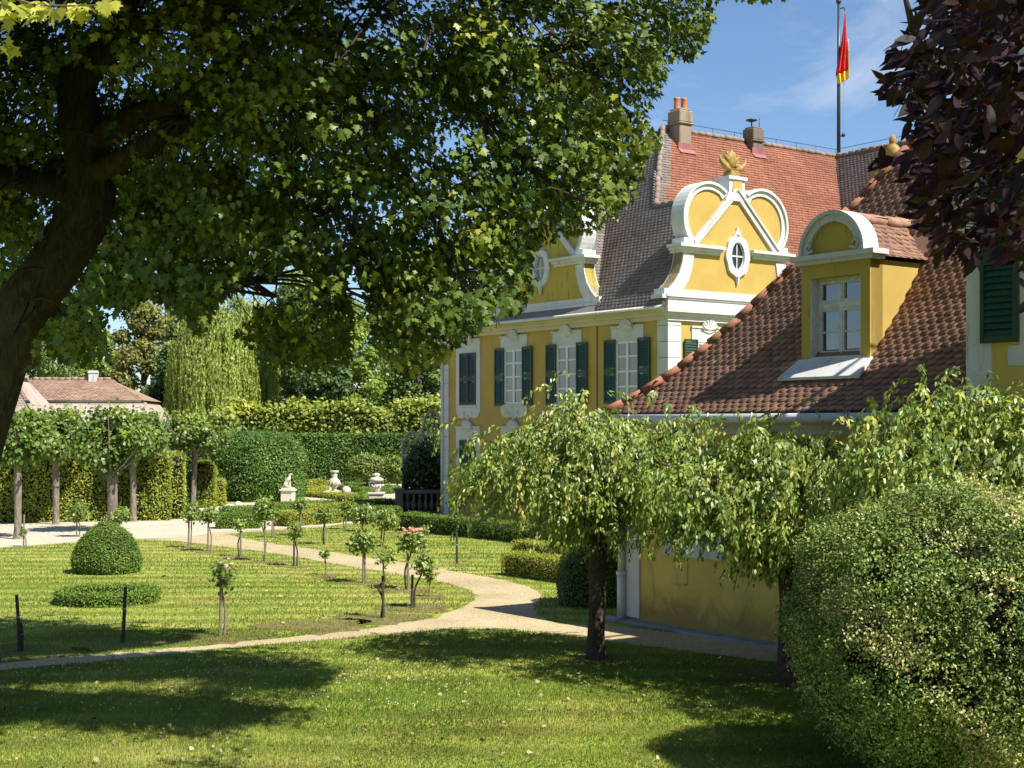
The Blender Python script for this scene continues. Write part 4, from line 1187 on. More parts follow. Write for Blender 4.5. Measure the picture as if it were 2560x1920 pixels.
tw = MB(); limb(tw, [W3(-60, -60, 8.2), W3(40, 0, 8.2), W3(130, 12, 8.25), W3(225, 10, 8.3)], .012, .003, 5); limb(tw, [W3(-60, -10, 8.2), W3(-20, 60, 8.2), W3(15, 102, 8.2)], .01, .003, 5)
limb(tw, [W3(-60, -60, 8.2), W3(-160, -220, 8.6), (-4.2, 13, 9.2)], .012, .03, 5)
tw.build("twig", M['twig'], near, org=NO)

# ------------------------------------------------------------ weeping cherries
def cherry(label, base, ztop, rad, n_sh, seed, cx=0.0, cy=0.0, side=1.0, zf=1.75, zmin=1.5):
    rg = np.random.default_rng(seed)
    base = np.array(base, float)
    t = thing("weeping_cherry", label, "tree", tuple(base), 0, "weeping cherry trees along the garden house")
    m = MB()
    limb(m, [(0, 0, -.1), (.0, 0, .10), (-.01, 0, .5), (.02, 0, 1.1), (0, 0, zf)], [.22, .155, .125, .125, .15], 0, 12, .05)
    SH = Soup(); tips = []
    for k in range(11):
        an = 2 * math.pi * k / 11 + rg.normal(0, .2); rr = rad * rg.uniform(.75, 1.0)
        e = np.array([math.cos(an) * rr + cx, math.sin(an) * rr * .9 + cy, ztop - .55 + rg.normal(0, .25) - .25 * (k % 2)])
        mid = np.array([math.cos(an) * rr * .45 + cx * .5, math.sin(an) * rr * .42 + cy * .5, zf + (e[2] - zf) * .75])
        Q = limb(m, [(0, 0, zf - .15), mid * .5 + np.array([0, 0, zf * .5]), mid, e], .06, .012, 6)
        tips += Q[3:]
    for k in range(5):
        an = rg.uniform(0, 6.28); Q = limb(m, [(0, 0, zf), (math.cos(an) * .3 + cx * .4, math.sin(an) * .3 + cy * .4, (zf + ztop) / 2), (math.cos(an) * .7 + cx, math.sin(an) * .7 + cy, ztop - .2)], .045, .01, 6)
        tips += Q[3:]
    tips = np.array(tips)
    Pl = []; Tl = []; tint = []
    for k in range(n_sh):
        # start somewhere in the umbrella, near a branch
        o = tips[rg.integers(len(tips))] + rg.normal(0, .22, 3)
        if k % 9 < 4:
            an = rg.uniform(0, 6.28); q_ = rg.random() ** .55; r_ = q_ * rad * .95
            o = np.array([cx + math.cos(an) * r_, cy + math.sin(an) * r_ * .9, ztop - .22 - .85 * q_ ** 2.2 - rg.random() ** 2 * .7 + .12 * math.sin(an * 3 + seed)])
        an = rg.uniform(0, 6.28); d = np.array([math.cos(an), math.sin(an), 0]) + np.array([o[0] - cx, o[1] - cy, 0]) * .55
        d = d / (np.linalg.norm(d) + 1e-6)
        L = rg.uniform(.35, .78); steps = 13
        pts = [o]; v = d * .75 + UP * rg.uniform(.2, .9)
        for i in range(steps):
            v = v - UP * .17 * (1 + .5 * rg.random()); v = v / np.linalg.norm(v)
            pts.append(pts[-1] + v * L / steps)
        pts = np.array(pts)
        if k % 4 == 0: limb(m, [pts[0], pts[4], pts[8], pts[-1]], .007, .002, 3, 0, 2)
        ct = np.clip(rg.normal(.45, .2), 0, 1)
        for i in range(1, steps + 1):
            for sd in (0, 1):
                if pts[i][2] < zmin + .45 * rg.random() ** 2: continue
                Pl.append(pts[i] + rg.normal(0, .02, 3)); tn = pts[i] - pts[i - 1]; tn = tn / np.linalg.norm(tn)
                lat = np.cross(tn, UP + rg.normal(0, .3, 3)); lat = lat / (np.linalg.norm(lat) + 1e-6) * (1 if (i + sd) % 2 else -1)
                Tl.append(tn * .55 + lat * .5 - UP * .5 + rg.normal(0, .2, 3)); tint.append(np.clip(ct + rg.normal(0, .18), 0, 1))
    Pl = np.array(Pl); Tl = np.array(Tl); n = len(Pl)
    N = unit(np.stack([Pl[:, 0] - cx, Pl[:, 1] - cy, np.full(n, .6)], 1)) * .6 + SUNV * .8 + rg.normal(0, .45, (n, 3))
    X, Y, Z = axes(N, Tl)
    SH.inst(*LENS, Pl, X, Y, Z, rg.uniform(.056, .098, n), np.array(tint))
    m.build("trunk", M['bark_cherry'], t)
    SH.build("crown", M['cherry'], t)
    return t
cherry("weeping cherry with a dark bare trunk standing clear on the shaded lawn", (1.28, 21.8, 0), 3.85, 2.0, 1600, 3, cx=-.14)
cherry("weeping cherry whose trunk is half hidden by the big rounded box bush", (3.75, 19.6, 0), 3.6, 1.85, 1400, 4, cx=-.1, zf=1.6, zmin=1.35)
cherry("weeping cherry rising behind the top of the big rounded box bush", (5.65, 16.6, 0), 4.05, 1.75, 1400, 5, cx=-.1, zf=1.9)

# ------------------------------------------------------------ big rounded box bush
bush = thing("box_bush", "large rounded variegated box bush with dry straw coloured patches in the lower right corner", "bush", (4.5, 14.3, 0))
sb = Soup()
def btint(D, P):
    f = np.sin(P[:, 0] * 2.3 + 1.1) * np.sin(P[:, 2] * 2.9 + .4) + .6 * np.sin(P[:, 0] * 5.1 + P[:, 2] * 4.3) + .35 * np.sin(P[:, 1] * 7 + P[:, 2] * 6)
    return np.clip(RNG.beta(1.6, 2.6, len(P)) + np.where(f > .72, RNG.uniform(.1, .75, len(P)), 0), 0, 1)
for rr, n, pt in ((1.0, 60000, .34), (.965, 50000, .8), (.92, 40000, 1.2)):
    shell_round(sb, (0, 0, 1.5), 1.62 * rr, 1.6 * rr, 1.37 * rr, n, .039, BOXL, -.99, .026, 2.5, .06, .74, btint, 0, pt, .95)
# short shoots that break the outline
D = sphere(5200); D = D[D[:, 2] > -.75]; kk = (np.abs(D) ** 2.35).sum(1) ** (-1 / 2.35)
B = D * kk[:, None] * np.array([1.62, 1.6, 1.37]) + np.array([0, 0, 1.5])
for j in range(7):
    Q = B + unit(D + UP * .6 + rnd(len(D), .25)) * (j * .015) + rnd(len(D), .006)
    leaves(sb, Q, D + UP * .4, BOXL, .03, tint=RNG.beta(2, 1.6, len(D)))
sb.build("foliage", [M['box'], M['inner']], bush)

# ------------------------------------------------------------ purple tree at the upper right
purple = thing("purple_leaved_tree", "dark purple leaved tree reaching in from the upper right edge", "tree", (4.6, 6.4, 0))
PO = np.array([4.6, 6.4, 0])
PM = [(2260, -60), (2050, -60), (2000, -20), (1990, 60), (1925, 78), (1930, 120), (1970, 135), (1925, 165), (1898, 190), (1940, 215), (1990, 235), (1960, 262), (1968, 285), (1978, 322), (1890, 355), (1975, 350), (1960, 405),
      (1985, 430), (1965, 455), (2000, 490), (2025, 540), (2060, 545), (2085, 575), (2130, 560), (2150, 510), (2190, 560), (2260, 600)]
px, py = [], []
while len(px) < 210:
    x = RNG.uniform(1890, 2260); y = RNG.uniform(-60, 560)
    if in_poly([x - 12], [y + 10], PM)[0]: px.append(x); py.append(y)
d = RNG.uniform(4.6, 6.2, len(px)); px = np.array(px); py = np.array(py)
PCm = np.stack([(px * K - 1280) / 3600 * d, d, CAM_H + (1070 - py * K) / 3600 * d], 1)
D = sphere(900) * (RNG.random((900, 1)) ** .4)
PO2 = np.array([4.1, 4.6, 6.4]) + D * np.array([2.5, 2.3, 2.6])  # unseen rest of the crown, extended sunward to shade the visible leaves
PO2 = PO2[~in_frame(PO2, 130)]
spu = Soup()
def pspray(C, n, rad, chk):
    m = len(C); P = np.repeat(C, n, 0) + RNG.normal(0, 1, (m * n, 3)) * rad
    if chk:
        x, y = to_view(P); k = in_poly(x, y, PM) | (x > 2212); P = P[k]
    else: P = P[~in_frame(P, 70)]
    q = len(P)
    T = np.array([-.75, -.1, -.35]) + rnd(q, .55); N = UP * .7 + np.array([.2, -.3, 0]) + rnd(q, .5)
    X, Y, Z = axes(N, T)
    spu.inst(*PLUM, P, X, Y, Z, RNG.uniform(.045, .10, q), np.clip(RNG.beta(1.6, 2.6, q), 0, 1))
pspray(PCm, 11, .11, True); pspray(PO2, 22, .26, False)
# single leaves that stick out of the outline
for x, y, a in ((1935, 85, 200), (1925, 118, 205), (1930, 135, 215), (1905, 190, 195), (1912, 200, 190), (1890, 352, 205), (1930, 340, 210), (1962, 405, 215), (1970, 455, 200), (2090, 565, 262), (2145, 540, 268), (2040, 548, 250), (2018, 505, 230), (2200, 520, 255)):
    b = np.array([W3(x + 45 * math.cos(R(a + 180)), y + 30 * abs(math.sin(R(a))) * -1, 5.0)]); e = np.array([W3(x, y, 4.95)])
    T = e - b; L = np.linalg.norm(T); X, Y, Z = axes(UP * .8 + rnd(1, .35) + np.array([0, -.5, 0]), T)
    spu.inst(*PLUM, b, X, Y, Z, np.array([max(.075, min(.12, L * 1.1))]), RNG.uniform(.3, .95, 1))
spu.build("crown", M['purple'], purple, org=PO)
m = MB()
limb(m, [(4.6, 6.4, -.1), (4.55, 6.35, 2.2), (4.5, 6.2, 4.2), (4.3, 5.6, 6.5), (4.1, 5, 8.2)], .17, .05, 10, .03)
limb(m, [(4.52, 6.3, 3.2), (3.6, 6.0, 3.9), W3(2240, 300, 5.6), W3(2120, 200, 5.4), W3(2000, 120, 5.1), W3(1962, 20, 5.0), W3(1950, -40, 5.0)], .05, .004, 6)
limb(m, [(3.6, 6.0, 3.9), W3(2200, 470, 5.4), W3(2100, 420, 5.3), W3(2020, 260, 5.1), W3(1960, 190, 5.0)], .03, .003, 5)
limb(m, [W3(2200, 470, 5.4), W3(2130, 470, 5.3), W3(2040, 470, 5.1)], .015, .003, 5)
limb(m, [(4.5, 6.2, 4.2), (3.5, 5.5, 5.2), (2.6, 5.3, 5.6)], .05, .01, 6)
m.build("trunk", M['bark'], purple, org=PO)
# ------------------------------------------------------------ garden: clipped shapes near the palace and on the lawns
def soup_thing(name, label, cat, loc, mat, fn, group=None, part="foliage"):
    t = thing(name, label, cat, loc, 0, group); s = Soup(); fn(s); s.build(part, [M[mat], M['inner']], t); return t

c = G(212, 1243); 
def f_cone(s):
    n = 15000
    prof = [(0, .72), (.14, .79), (.27, .81), (.44, .775), (.69, .675), (.90, .52), (1.05, .36), (1.16, .20), (1.22, .05)]
    z = RNG.uniform(0, 1.22, n * 3); r = np.interp(z, [p[0] for p in prof], [p[1] for p in prof])
    k = RNG.random(len(z)) < (r + .12) / 1.0; z = z[k][:n]; r = r[k][:n]; n = len(z)
    a = RNG.uniform(0, 2 * np.pi, n); r = r * (1 + .02 * np.sin(a * 5 + z * 6)) + RNG.normal(0, .018, n)
    P = np.stack([np.cos(a) * r, np.sin(a) * r, z + .02], 1); N = np.stack([np.cos(a), np.sin(a), np.full(n, .6)], 1)
    leaves(s, P, N, BOXL, .045)
    m = MB(); m.lathe([(p[1] * .93, p[0]) for p in prof], (0, 0, 0), 24); s.mb(m, .2, 1)
soup_thing("box_cone", "rounded cone of clipped box on the oval lawn left of the rose trees", "topiary", (c.x, c.y + .75, 0), 'topiary', f_cone)
c = G(232, 1300)
def f_ring(s):
    n = 14000; a = RNG.uniform(0, 2 * np.pi, n); f = RNG.random(n); lo, hi, h = .72, 1.0, .24
    kind = RNG.choice(3, n, p=[.35, .40, .25])
    r = np.where(kind == 0, lo + (hi - lo) * f, np.where(kind == 1, hi, lo)) + RNG.normal(0, .022, n)
    z = np.where(kind == 0, h + RNG.normal(0, .02, n), f * h)
    N = np.stack([np.cos(a), np.sin(a), np.zeros(n)], 1) * np.where(kind == 2, -1, np.where(kind == 1, 1, 0))[:, None] + UP * .5
    leaves(s, np.stack([np.cos(a) * r, np.sin(a) * r, z], 1), N, BOXL, .045)
    m = MB(); m.lathe([(lo + .05, 0), (hi - .05, 0), (hi - .05, h - .05), (lo + .05, h - .05), (lo + .05, 0)], (0, 0, 0), 28); s.mb(m, .2, 1)
soup_thing("box_ring", "low ring of clipped box on the oval lawn in front of the box cone", "hedge", (c.x, c.y, 0), 'topiary', f_ring)
# blocks beside the garden house
c = G(1278, 1313)
soup_thing("box_dome", "tall dark rounded box dome at the left corner of the garden house", "topiary", (1.60, 28.6, 0), 'yew', lambda s: shell_round(s, (0, 0, .40), .67, .75, .82, 13000, .045, BOXL, -.5, .02, 2.6, .02))
c = W3(0, 0, 1)
AL = math.atan2(-.8064, .5913)           # along the palace front, towards the right
def hedge_line(name, label, p, q, wid, h, mat, n, size=.045, group=None, rnd_top=.06, cat="hedge"):
    p = np.array(p[:2]); q = np.array(q[:2]); mid = (p + q) / 2; d = q - p; L = np.linalg.norm(d)
    return soup_thing(name, label, cat, (mid[0], mid[1], 0), mat, lambda s: shell_block(s, (0, 0, 0), L / 2, wid / 2, h, math.atan2(d[1], d[0]), n, size, BOXL, 0, .02, rnd_top, .012), group)
a = G(1104, 1243); b = G(1220, 1262)
hedge_line("box_hedge", "low box hedge with bright golden top running up to the dark box dome", (-.02, 34.5), (1.5, 32.4), .6, .52, 'topiary_gold', 11000, .04)
hedge_line("box_hedge", "second golden topped box hedge partly hidden behind the first weeping cherry", (.2, 38.3), (2.2, 35.6), .6, .5, 'topiary_gold', 9000, .045)
hedge_line("palace_hedge", "long dark green box hedge running along the left palace front", G(868, 1146) + Vector((.1, .35, 0)), (3.6, 39.6, 0), .7, .58, 'topiary', 22000, .05)
# low hedges of the rose garden border
hedge_line("border_hedge", "front low box hedge block at the left tip of the rose border", G(464, 1143) + Vector((0, .35, 0)), G(556, 1142) + Vector((0, .35, 0)), .8, .50, 'topiary', 9000, .055, "low box hedges behind the rose trees")
hedge_line("border_hedge", "yellowish low box hedge in the middle of the rose border", G(604, 1139) + Vector((0, .35, 0)), G(722, 1130) + Vector((0, .35, 0)), .8, .50, 'topiary_gold', 9000, .055, "low box hedges behind the rose trees")
hedge_line("border_hedge", "low box hedge joining the rose border to the long palace hedge", G(722, 1128) + Vector((0, .5, 0)), G(862, 1126) + Vector((0, .5, 0)), .8, .50, 'topiary', 11000, .055, "low box hedges behind the rose trees")
hedge_line("border_hedge", "middle row box hedge seen over the front block of the rose border", G(480, 1127) + Vector((0, .2, 0)), G(640, 1121) + Vector((0, .2, 0)), .8, .50, 'topiary', 9000, .06, "low box hedges behind the rose trees")
hedge_line("border_hedge", "middle row golden box hedge behind the yellowish border hedge", G(650, 1120) + Vector((0, .2, 0)), G(800, 1113) + Vector((0, .2, 0)), .8, .48, 'topiary_gold', 9000, .06, "low box hedges behind the rose trees")
hedge_line("border_hedge", "rear row box hedge along the pale gravel below the dog statue", G(560, 1113) + Vector((0, .2, 0)), G(850, 1101) + Vector((0, .2, 0)), .8, .45, 'topiary', 13000, .06, "low box hedges behind the rose trees")
# parterre
BEDS = [("parterre_edging", "box edging along the near side of the bright green diamond bed", (655, 1072), (765, 1081)), ("parterre_edging", "box edging along the right side of the bright green diamond bed", (765, 1081), (812, 1069)),
        ("parterre_edging", "box edging behind the tall stone urn on the far side of the bed", (735, 1057), (812, 1068)), ("parterre_edging", "box edging at the left far corner of the diamond bed", (655, 1070), (700, 1058)),
        ("parterre_edging", "thick box edging right behind the diamond bed beside the rounded shrub", (752, 1051), (862, 1061)), ("parterre_edging", "block of box edging right behind the dog statue", (645, 1062), (695, 1057)), ("parterre_edging", "farthest box edging behind the dog statue at the tall dark hedge", (640, 1050), (716, 1049)),
        ("parterre_edging", "box edging right of the stone urn near the rose arch", (815, 1068), (870, 1064))]
for nm, lb_, p, q in BEDS: hedge_line(nm, lb_, G(*p), G(*q), .6, .24 if 'block' not in lb_ else .55, 'topiary_gold' if p[0] < 700 else 'topiary', 5000, .08, "box edgings of the flower parterre")
sheet("parterre_lawn", gp([(657, 1071), (765, 1079), (808, 1068), (736, 1058)]), .012, M['bed_lawn'])
sheet("parterre_lawn", gp([(560, 1089), (600, 1088), (690, 1085), (640, 1081), (560, 1086)]), .012, M['bed_lawn'], jit=.1)
sheet("court_lawn", gp([(340, 1113), (470, 1090), (560, 1085), (628, 1084), (628, 1080), (470, 1083), (300, 1104)]), .012, M['bed_lawn'], jit=.1)
# tall hedges
hedge_line("clipped_hedge", "tall clipped yellow green hornbeam hedge behind the row of pollard lindens", (-34, 49.5), (-13.1, 55.0), 1.1, 2.42, 'hornbeam', 70000, .11, None, .15)
hedge_line("clipped_hedge", "end face block where the tall hornbeam hedge turns beside the court", (-13.1, 55.2), (-15.5, 63), 1.1, 2.5, 'hornbeam', 14000, .10, None, .15)
hedge_line("clipped_hedge", "lower dark hedge between the hornbeam hedge and the clipped column", (-14.7, 60), (-13.9, 64), 1.0, 1.5, 'yew', 6000, .09, None, .05)
c = G(437, 1097)
soup_thing("clipped_column", "narrow clipped column with rounded top beside the last pollard linden", "topiary", (c.x, c.y + .4, 0), 'hornbeam', lambda s: shell_block(s, (0, 0, 0), .46, .6, 1.98, .2, 9000, .07, BOXL, 0, .03, .4, .02))
c = G(458, 1094)
soup_thing("clipped_block", "bright yellow green clipped block right of the narrow column", "topiary", (c.x, c.y + .6, 0), 'topiary_gold', lambda s: shell_block(s, (0, 0, 0), .40, .6, 1.18, .2, 5000, .07, BOXL, 0, .03, .1, .02))
soup_thing("yew_dome", "broad dark green rounded hedge dome behind the seated dog statue", "topiary", (W3(555, 0, 70).x, 70.5, 0), 'yew', lambda s: shell_round(s, (0, 0, 1.3), 2.15, 2.6, 1.95, 38000, .13, BOXL, -.66, .02, 3.0, .02))
hedge_line("clipped_hedge", "long tall dark green hedge closing off the flower parterre", (-19.5, 91), (2, 91), 1.6, 3.05, 'yew', 62000, .17, None, .25)
soup_thing("yew_dome", "dark hedge shoulder at the left behind the yew dome and the column", "topiary", (-16.3, 76, 0), 'yew', lambda s: shell_round(s, (0, 0, 1.2), 2.6, 2.0, 1.7, 14000, .14, BOXL, -.7, .03, 2.6, .04))
for x, y, rx, h, lab in ((793, 1042, 1.0, 1.35, "rounded standard shrub with spreading crown before the tall parterre hedge"), (858, 1046, .8, 1.2, "rounded shrub left of the rose arch in the parterre")):
    d = 82; p = W3(x, 0, d)
    t = soup_thing("rounded_shrub", lab, "shrub", (p.x, d, 0), 'rose', lambda s: shell_round(s, (0, 0, h), rx, rx * .9, .62, 3500, .13, BOXL, -1, .09, 2, .1), None, "crown")
    m = MB(); m.tube([(0, 0, 0), (0, 0, h)], .05, 6); m.build("trunk", M['bark'], t)

# ------------------------------------------------------------ pollard lindens
def linden(label, x, y, cxy, w_, zt, zb, lean=0, rs=.68, grp="row of pollard lindens beside the gravel court"):
    b = G(x, y); t = thing("pollard_linden", label, "tree", (b.x, b.y, 0), 0, grp)
    cc = W3(cxy, 0, b.y).x - b.x
    m = MB(); limb(m, [(0, 0, -.05), (.0, 0, .12), (lean * .3, 0, .6), (lean, 0, zb + .15), (lean + cc * .5, 0, zb + .5)], [q_ * rs for q_ in (.32, .20, .175, .17, .19, .22)], 0, 12, .05)
    for k in range(9):
        an = k * .7; r = w_ * .55 * RNG.uniform(.6, 1)
        limb(m, [(lean + cc * .3, 0, zb + .2), (cc + math.cos(an) * r * .5, math.sin(an) * r * .5, zb + .6), (cc + math.cos(an) * r, math.sin(an) * r, zb + RNG.uniform(.7, zt - zb - .3))], .06, .012, 5)
    m.build("trunk", M['bark_linden'], t)
    s = Soup(); n = 34; D = sphere(n) * (RNG.random((n, 1)) ** .33)
    C = np.array([cc, 0, (zt + zb) / 2]) + D * np.array([w_ * .40, w_ * .40, (zt - zb) * .38])
    k = 135; P = np.repeat(C, k, 0) + RNG.normal(0, 1, (n * k, 3)) * np.array([.22, .22, .19])
    z = P[:, 2]; P[:, 2] = np.where(z < zb - .15, zb + RNG.random(len(z)) * .3, z)
    O = unit(P - np.array([cc, 0, (zt + zb) / 2]))
    N = UP * .45 + O * .4 + SUNV * .5 + rnd(len(P), .4); T = O * .5 - UP * .7 + rnd(len(P), .4); X, Y, Z = axes(N, T)
    s.inst(*LOBED, P, X, Y, Z, RNG.uniform(.09, .16, len(P)), np.clip(np.repeat(RNG.normal(.4, .15, n), k) + RNG.normal(0, .18, len(P)) + (P[:, 2] - zb) / (zt - zb) * .1, 0, 1))
    # young upright shoots on the top
    for j in range(26):
        a = np.array([cc + RNG.normal(0, w_ * .25), RNG.normal(0, w_ * .25), zt - .35]); L = RNG.uniform(.2, .5)
        Q = a + UP * (np.arange(8) / 8 * L)[:, None] + rnd(8, .05)
        leaves(s, Q, np.tile(UP, (8, 1)), LOBED, .11, tint=RNG.uniform(.7, 1, 8))
    s.build("crown", M['linden'], t)
linden("pollard linden nearest the left edge with a tall pale trunk", 38, 1165, 42, 2.1, 4.05, 2.35, .02)
linden("second pollard linden from the left set back against the hedge", 121, 1133, 118, 2.6, 4.2, 2.3)
linden("stout pollard linden standing right behind the box cone", 243, 1150, 240, 3.0, 4.25, 1.75, 0, 1.0)
linden("pollard linden with a slim bare trunk right of the box cone", 288, 1127, 300, 2.4, 4.1, 2.4)
linden("last pollard linden leaning over the narrow clipped column", 416, 1101, 418, 3.4, 4.25, 2.3, .1)

# ------------------------------------------------------------ trees and buildings far behind
def far_tree(name, label, x, ytop, d, wid, mat, n, zb=1.5, sz=.27, dens=34, grp="trees in the park behind the hedges", flat=1.0):
    X0 = W3(x, 0, d).x; zt = CAM_H + (1070 - ytop * K) / 3600 * d; w_ = wid * K / 3600 * d
    t = thing(name, label, "tree", (X0, d, 0), 0, grp)
    m = MB(); limb(m, [(0, 0, -.1), (.1, 0, zb), (-.1, .1, zt * .5), (.05, 0, zt * .85)], [w_ * .05 + .12, w_ * .04 + .1, w_ * .03 + .05, .05], 0, 8, .04)
    H = zt - zb; C = []
    for k in range(dens):
        u = (k + .5) / dens; z = zb + H * (.06 + .9 * u); an = k * 2.4 + RNG.normal(0, .3)
        r = w_ * .5 * math.sin(math.pi * min(1, .18 + .80 * u)) ** .6 * RNG.uniform(.35, .95)
        C.append((math.cos(an) * r, math.sin(an) * r, z))
        if k % 3 == 0: limb(m, [(0, 0, max(zb * .8, z - H * .2)), (math.cos(an) * r * .6, math.sin(an) * r * .6, z - H * .06), C[-1]], .10, .02, 5, 0, 2)
    m.build("trunk", M['bark'], t)
    C = np.array(C); k = n // dens; rad = np.repeat(RNG.uniform(.11, .20, dens) * w_, k)[:, None]
    D = sphere(dens * k); P = np.repeat(C, k, 0) + D * rad * (RNG.random((dens * k, 1)) ** .25) * np.array([1, 1, .75])
    P[:, 2] = np.clip(P[:, 2], .4, zt)
    # smaller tufts over the outside of the clumps
    tuft = np.sin(D[:, :1] * 9 + P[:, :1]) * np.sin(D[:, 1:2] * 8) * np.sin(D[:, 2:3] * 9 + 1)
    P = P + D * tuft * rad * .35
    N = D * .7 + UP * .5; s = Soup()
    leaves(s, P, N, QUAD, sz, .45, .5, .5, np.clip(np.repeat(RNG.normal(.45, .18, dens), k) + RNG.normal(0, .16, len(P)), 0, 1))
    s.build("crown", M[mat], t)
    return t
FT = [("olive brown park tree with rounded top left of the willow", 312, 640, 132, 170, 'tree_b', 11000), ("dark tree right behind the olive brown park tree", 385, 655, 150, 130, 'tree_d', 8000),
      ("rust tinged tree top between the olive tree and the willow", 450, 640, 165, 110, 'tree_b', 6000), ("distant blue green tree crown above the willow", 515, 632, 190, 130, 'tree_a', 8000),
      ("tall dull green tree under the middle of the maple canopy", 655, 583, 128, 190, 'tree_a', 13000), ("fresh green tree behind the middle of the pleached row", 752, 640, 118, 150, 'tree_c', 11000),
      ("dark green tree between two lighter park trees", 700, 700, 112, 150, 'tree_d', 9000), ("olive green tree next to the left palace corner", 905, 690, 122, 190, 'tree_a', 12000), ("tall shaded tree behind the left palace corner", 850, 640, 150, 200, 'tree_d', 10000),
      ("pale green tree above the old pink roofed stable", 130, 668, 150, 190, 'tree_a', 11000), ("dark spreading tree left of the stable roof", 5, 640, 160, 200, 'tree_d', 9000), ("light tree at the right end of the stable roof", 218, 705, 138, 110, 'tree_c', 7000),
      ("dark tree at the foot of the willow on its left", 375, 745, 124, 120, 'tree_d', 8000), ("deep green tree right of the willow", 590, 655, 140, 130, 'tree_d', 9000), ("tall tree beyond the left edge of the park", -150, 620, 150, 220, 'tree_a', 8000)]
for lab, x, yt, d, wd, mt, n in FT: far_tree("park_tree", lab, x, yt, d, wd, mt, int(n * 1.5))
def willow(label, x, ytop, d, wid, n_st):
    X0 = W3(x, 0, d).x; zt = CAM_H + (1070 - ytop * K) / 3600 * d; w_ = wid * K / 3600 * d
    t = thing("weeping_willow", label, "tree", (X0, d, 0), 0, "weeping willows beyond the hedges")
    m = MB(); limb(m, [(0, 0, -.1), (0, 0, 3), (.2, 0, zt * .6), (.1, 0, zt * .9)], [.5, .42, .3, .08], 0, 9, .04)
    P = []; T = []; tn = []
    for k in range(n_st):
        an = RNG.uniform(0, 6.283); r = w_ * .5 * RNG.random() ** .6 * (1 + .12 * math.sin(an * 3 + x)); z0 = zt - (r / (w_ * .5)) ** 2 * zt * .30 - RNG.random() ** 2 * zt * .30 + .05 * zt * math.sin(an * 2.3)
        L = RNG.uniform(.35, .75) * z0; q = int(L / .20); ph = RNG.uniform(0, 6)
        px_, py_ = math.cos(an) * r, math.sin(an) * r; tt = np.clip(RNG.normal(.5, .2), 0, 1)
        if k % 12 == 0: limb(m, [(0, 0, zt * .55), (px_ * .6, py_ * .6, z0 - .3), (px_, py_, z0)], .09, .02, 5, 0, 2)
        for i in range(q):
            f = i / max(1, q); P.append((px_ * (1 + .10 * f) + .07 * math.sin(i * .5 + ph), py_ * (1 + .10 * f) + .07 * math.cos(i * .4 + ph), z0 - f * L + (.5 if i == 0 else 0))); T.append((RNG.normal(0, .25), RNG.normal(0, .25), -1)); tn.append(np.clip(tt + RNG.normal(0, .12), 0, 1))
    P = np.array(P); T = np.array(T); N = unit(np.stack([P[:, 0], P[:, 1], np.full(len(P), 1.5)], 1)) + rnd(len(P), .5)
    X, Y, Z = axes(N, T); s = Soup(); s.inst(*BOXL, P, X, Y, Z, RNG.uniform(.22, .36, len(P)), np.array(tn))
    m.build("trunk", M['bark'], t); s.build("crown", M['willow'], t)
willow("pale yellow green weeping willow hanging down left of the tree gap", 458, 668, 120, 190, 1700)
willow("taller golden topped weeping willow partly hidden by maple leaves", 545, 650, 134, 130, 1000)
# the pleached row above the dark hedge
rowl = ["at the left end by the last pollard linden", "second from the left end", "third from the left end", "above the left part of the dark hedge", "left of the middle of the dark hedge", "above the middle of the dark hedge", "right of the middle of the dark hedge", "above the parterre urn", "above the rounded shrub", "above the rose arches", "tucked behind the left palace corner"]
for i, wh in enumerate(rowl):
    x = 475 + i * 46; d = 99 - (i == 0) * 5
    p = W3(x, 0, d); t = thing("pleached_tree", "pleached linden of the garden row, " + wh, "tree", (p.x, d, 0), 0, "pleached lindens above the dark hedge")
    s = Soup(); zt = 5.2 + RNG.uniform(-.5, .45); C = np.stack([RNG.uniform(-.85, .85, 20), RNG.uniform(-.6, .6, 20), RNG.uniform(2.5, zt - .35, 20)], 1)
    P = np.repeat(C, 150, 0) + RNG.normal(0, 1, (3000, 3)) * np.array([.36, .3, .30]); O = unit(P - np.array([0, 0, 3.6]))
    leaves(s, P, O + UP * .5, LOBED, .21, .4, .5, .5, np.clip(np.repeat(RNG.normal(.4, .2, 20), 150) + RNG.normal(0, .15, 3000) + (P[:, 2] - 3.6) * .12, 0, 1))
    s.build("crown", M['pleach'], t); m = MB(); m.tube([(0, 0, 0), (0, 0, 3.5)], .12, 8); m.build("trunk", M['bark'], t)

# the stable block with a mansard roof
bn = thing("stable_block", "long low stable block with faded pink brown mansard roof behind the lindens", "building", (-38.2, 108, 0), R(4))
w = MB(); w.box(-20, 11.2, 0, 9, 0, 3.6); w.build("wall", M['plinth'], bn)
q = MB(); q.box(-20.2, 11.4, -.2, 9.2, 3.6, 3.8); q.box(-3, 10.0, 1.15, 1.35, 5.48, 5.62); q.build("eave_moulding", M['white'], bn)
lo = Soup(); up_ = Soup(); ml = MB(); mu = MB()
ml.add([(-20.3, -.35, 3.8), (11.5, -.35, 3.8), (10.1, 1.2, 5.5), (-20.3, 1.2, 5.5)], [(0, 1, 2, 3)]); ml.add([(11.5, -.35, 3.8), (11.5, 9.3, 3.8), (10.1, 8, 5.5), (10.1, 1.2, 5.5)], [(0, 1, 2, 3)])
mu.add([(-20.3, .95, 5.6), (10.35, .95, 5.6), (7.0, 4.6, 7.3), (-20.3, 4.6, 7.3)], [(0, 1, 2, 3)]); mu.add([(10.35, .95, 5.6), (10.35, 8.2, 5.6), (7.0, 4.6, 7.3)], [(0, 1, 2)]); mu.add([(-20.3, 8.2, 5.6), (10.35, 8.2, 5.6), (7.0, 4.6, 7.3), (-20.3, 4.6, 7.3)], [(0, 1, 2, 3)])
lo.mb(ml); up_.mb(mu)
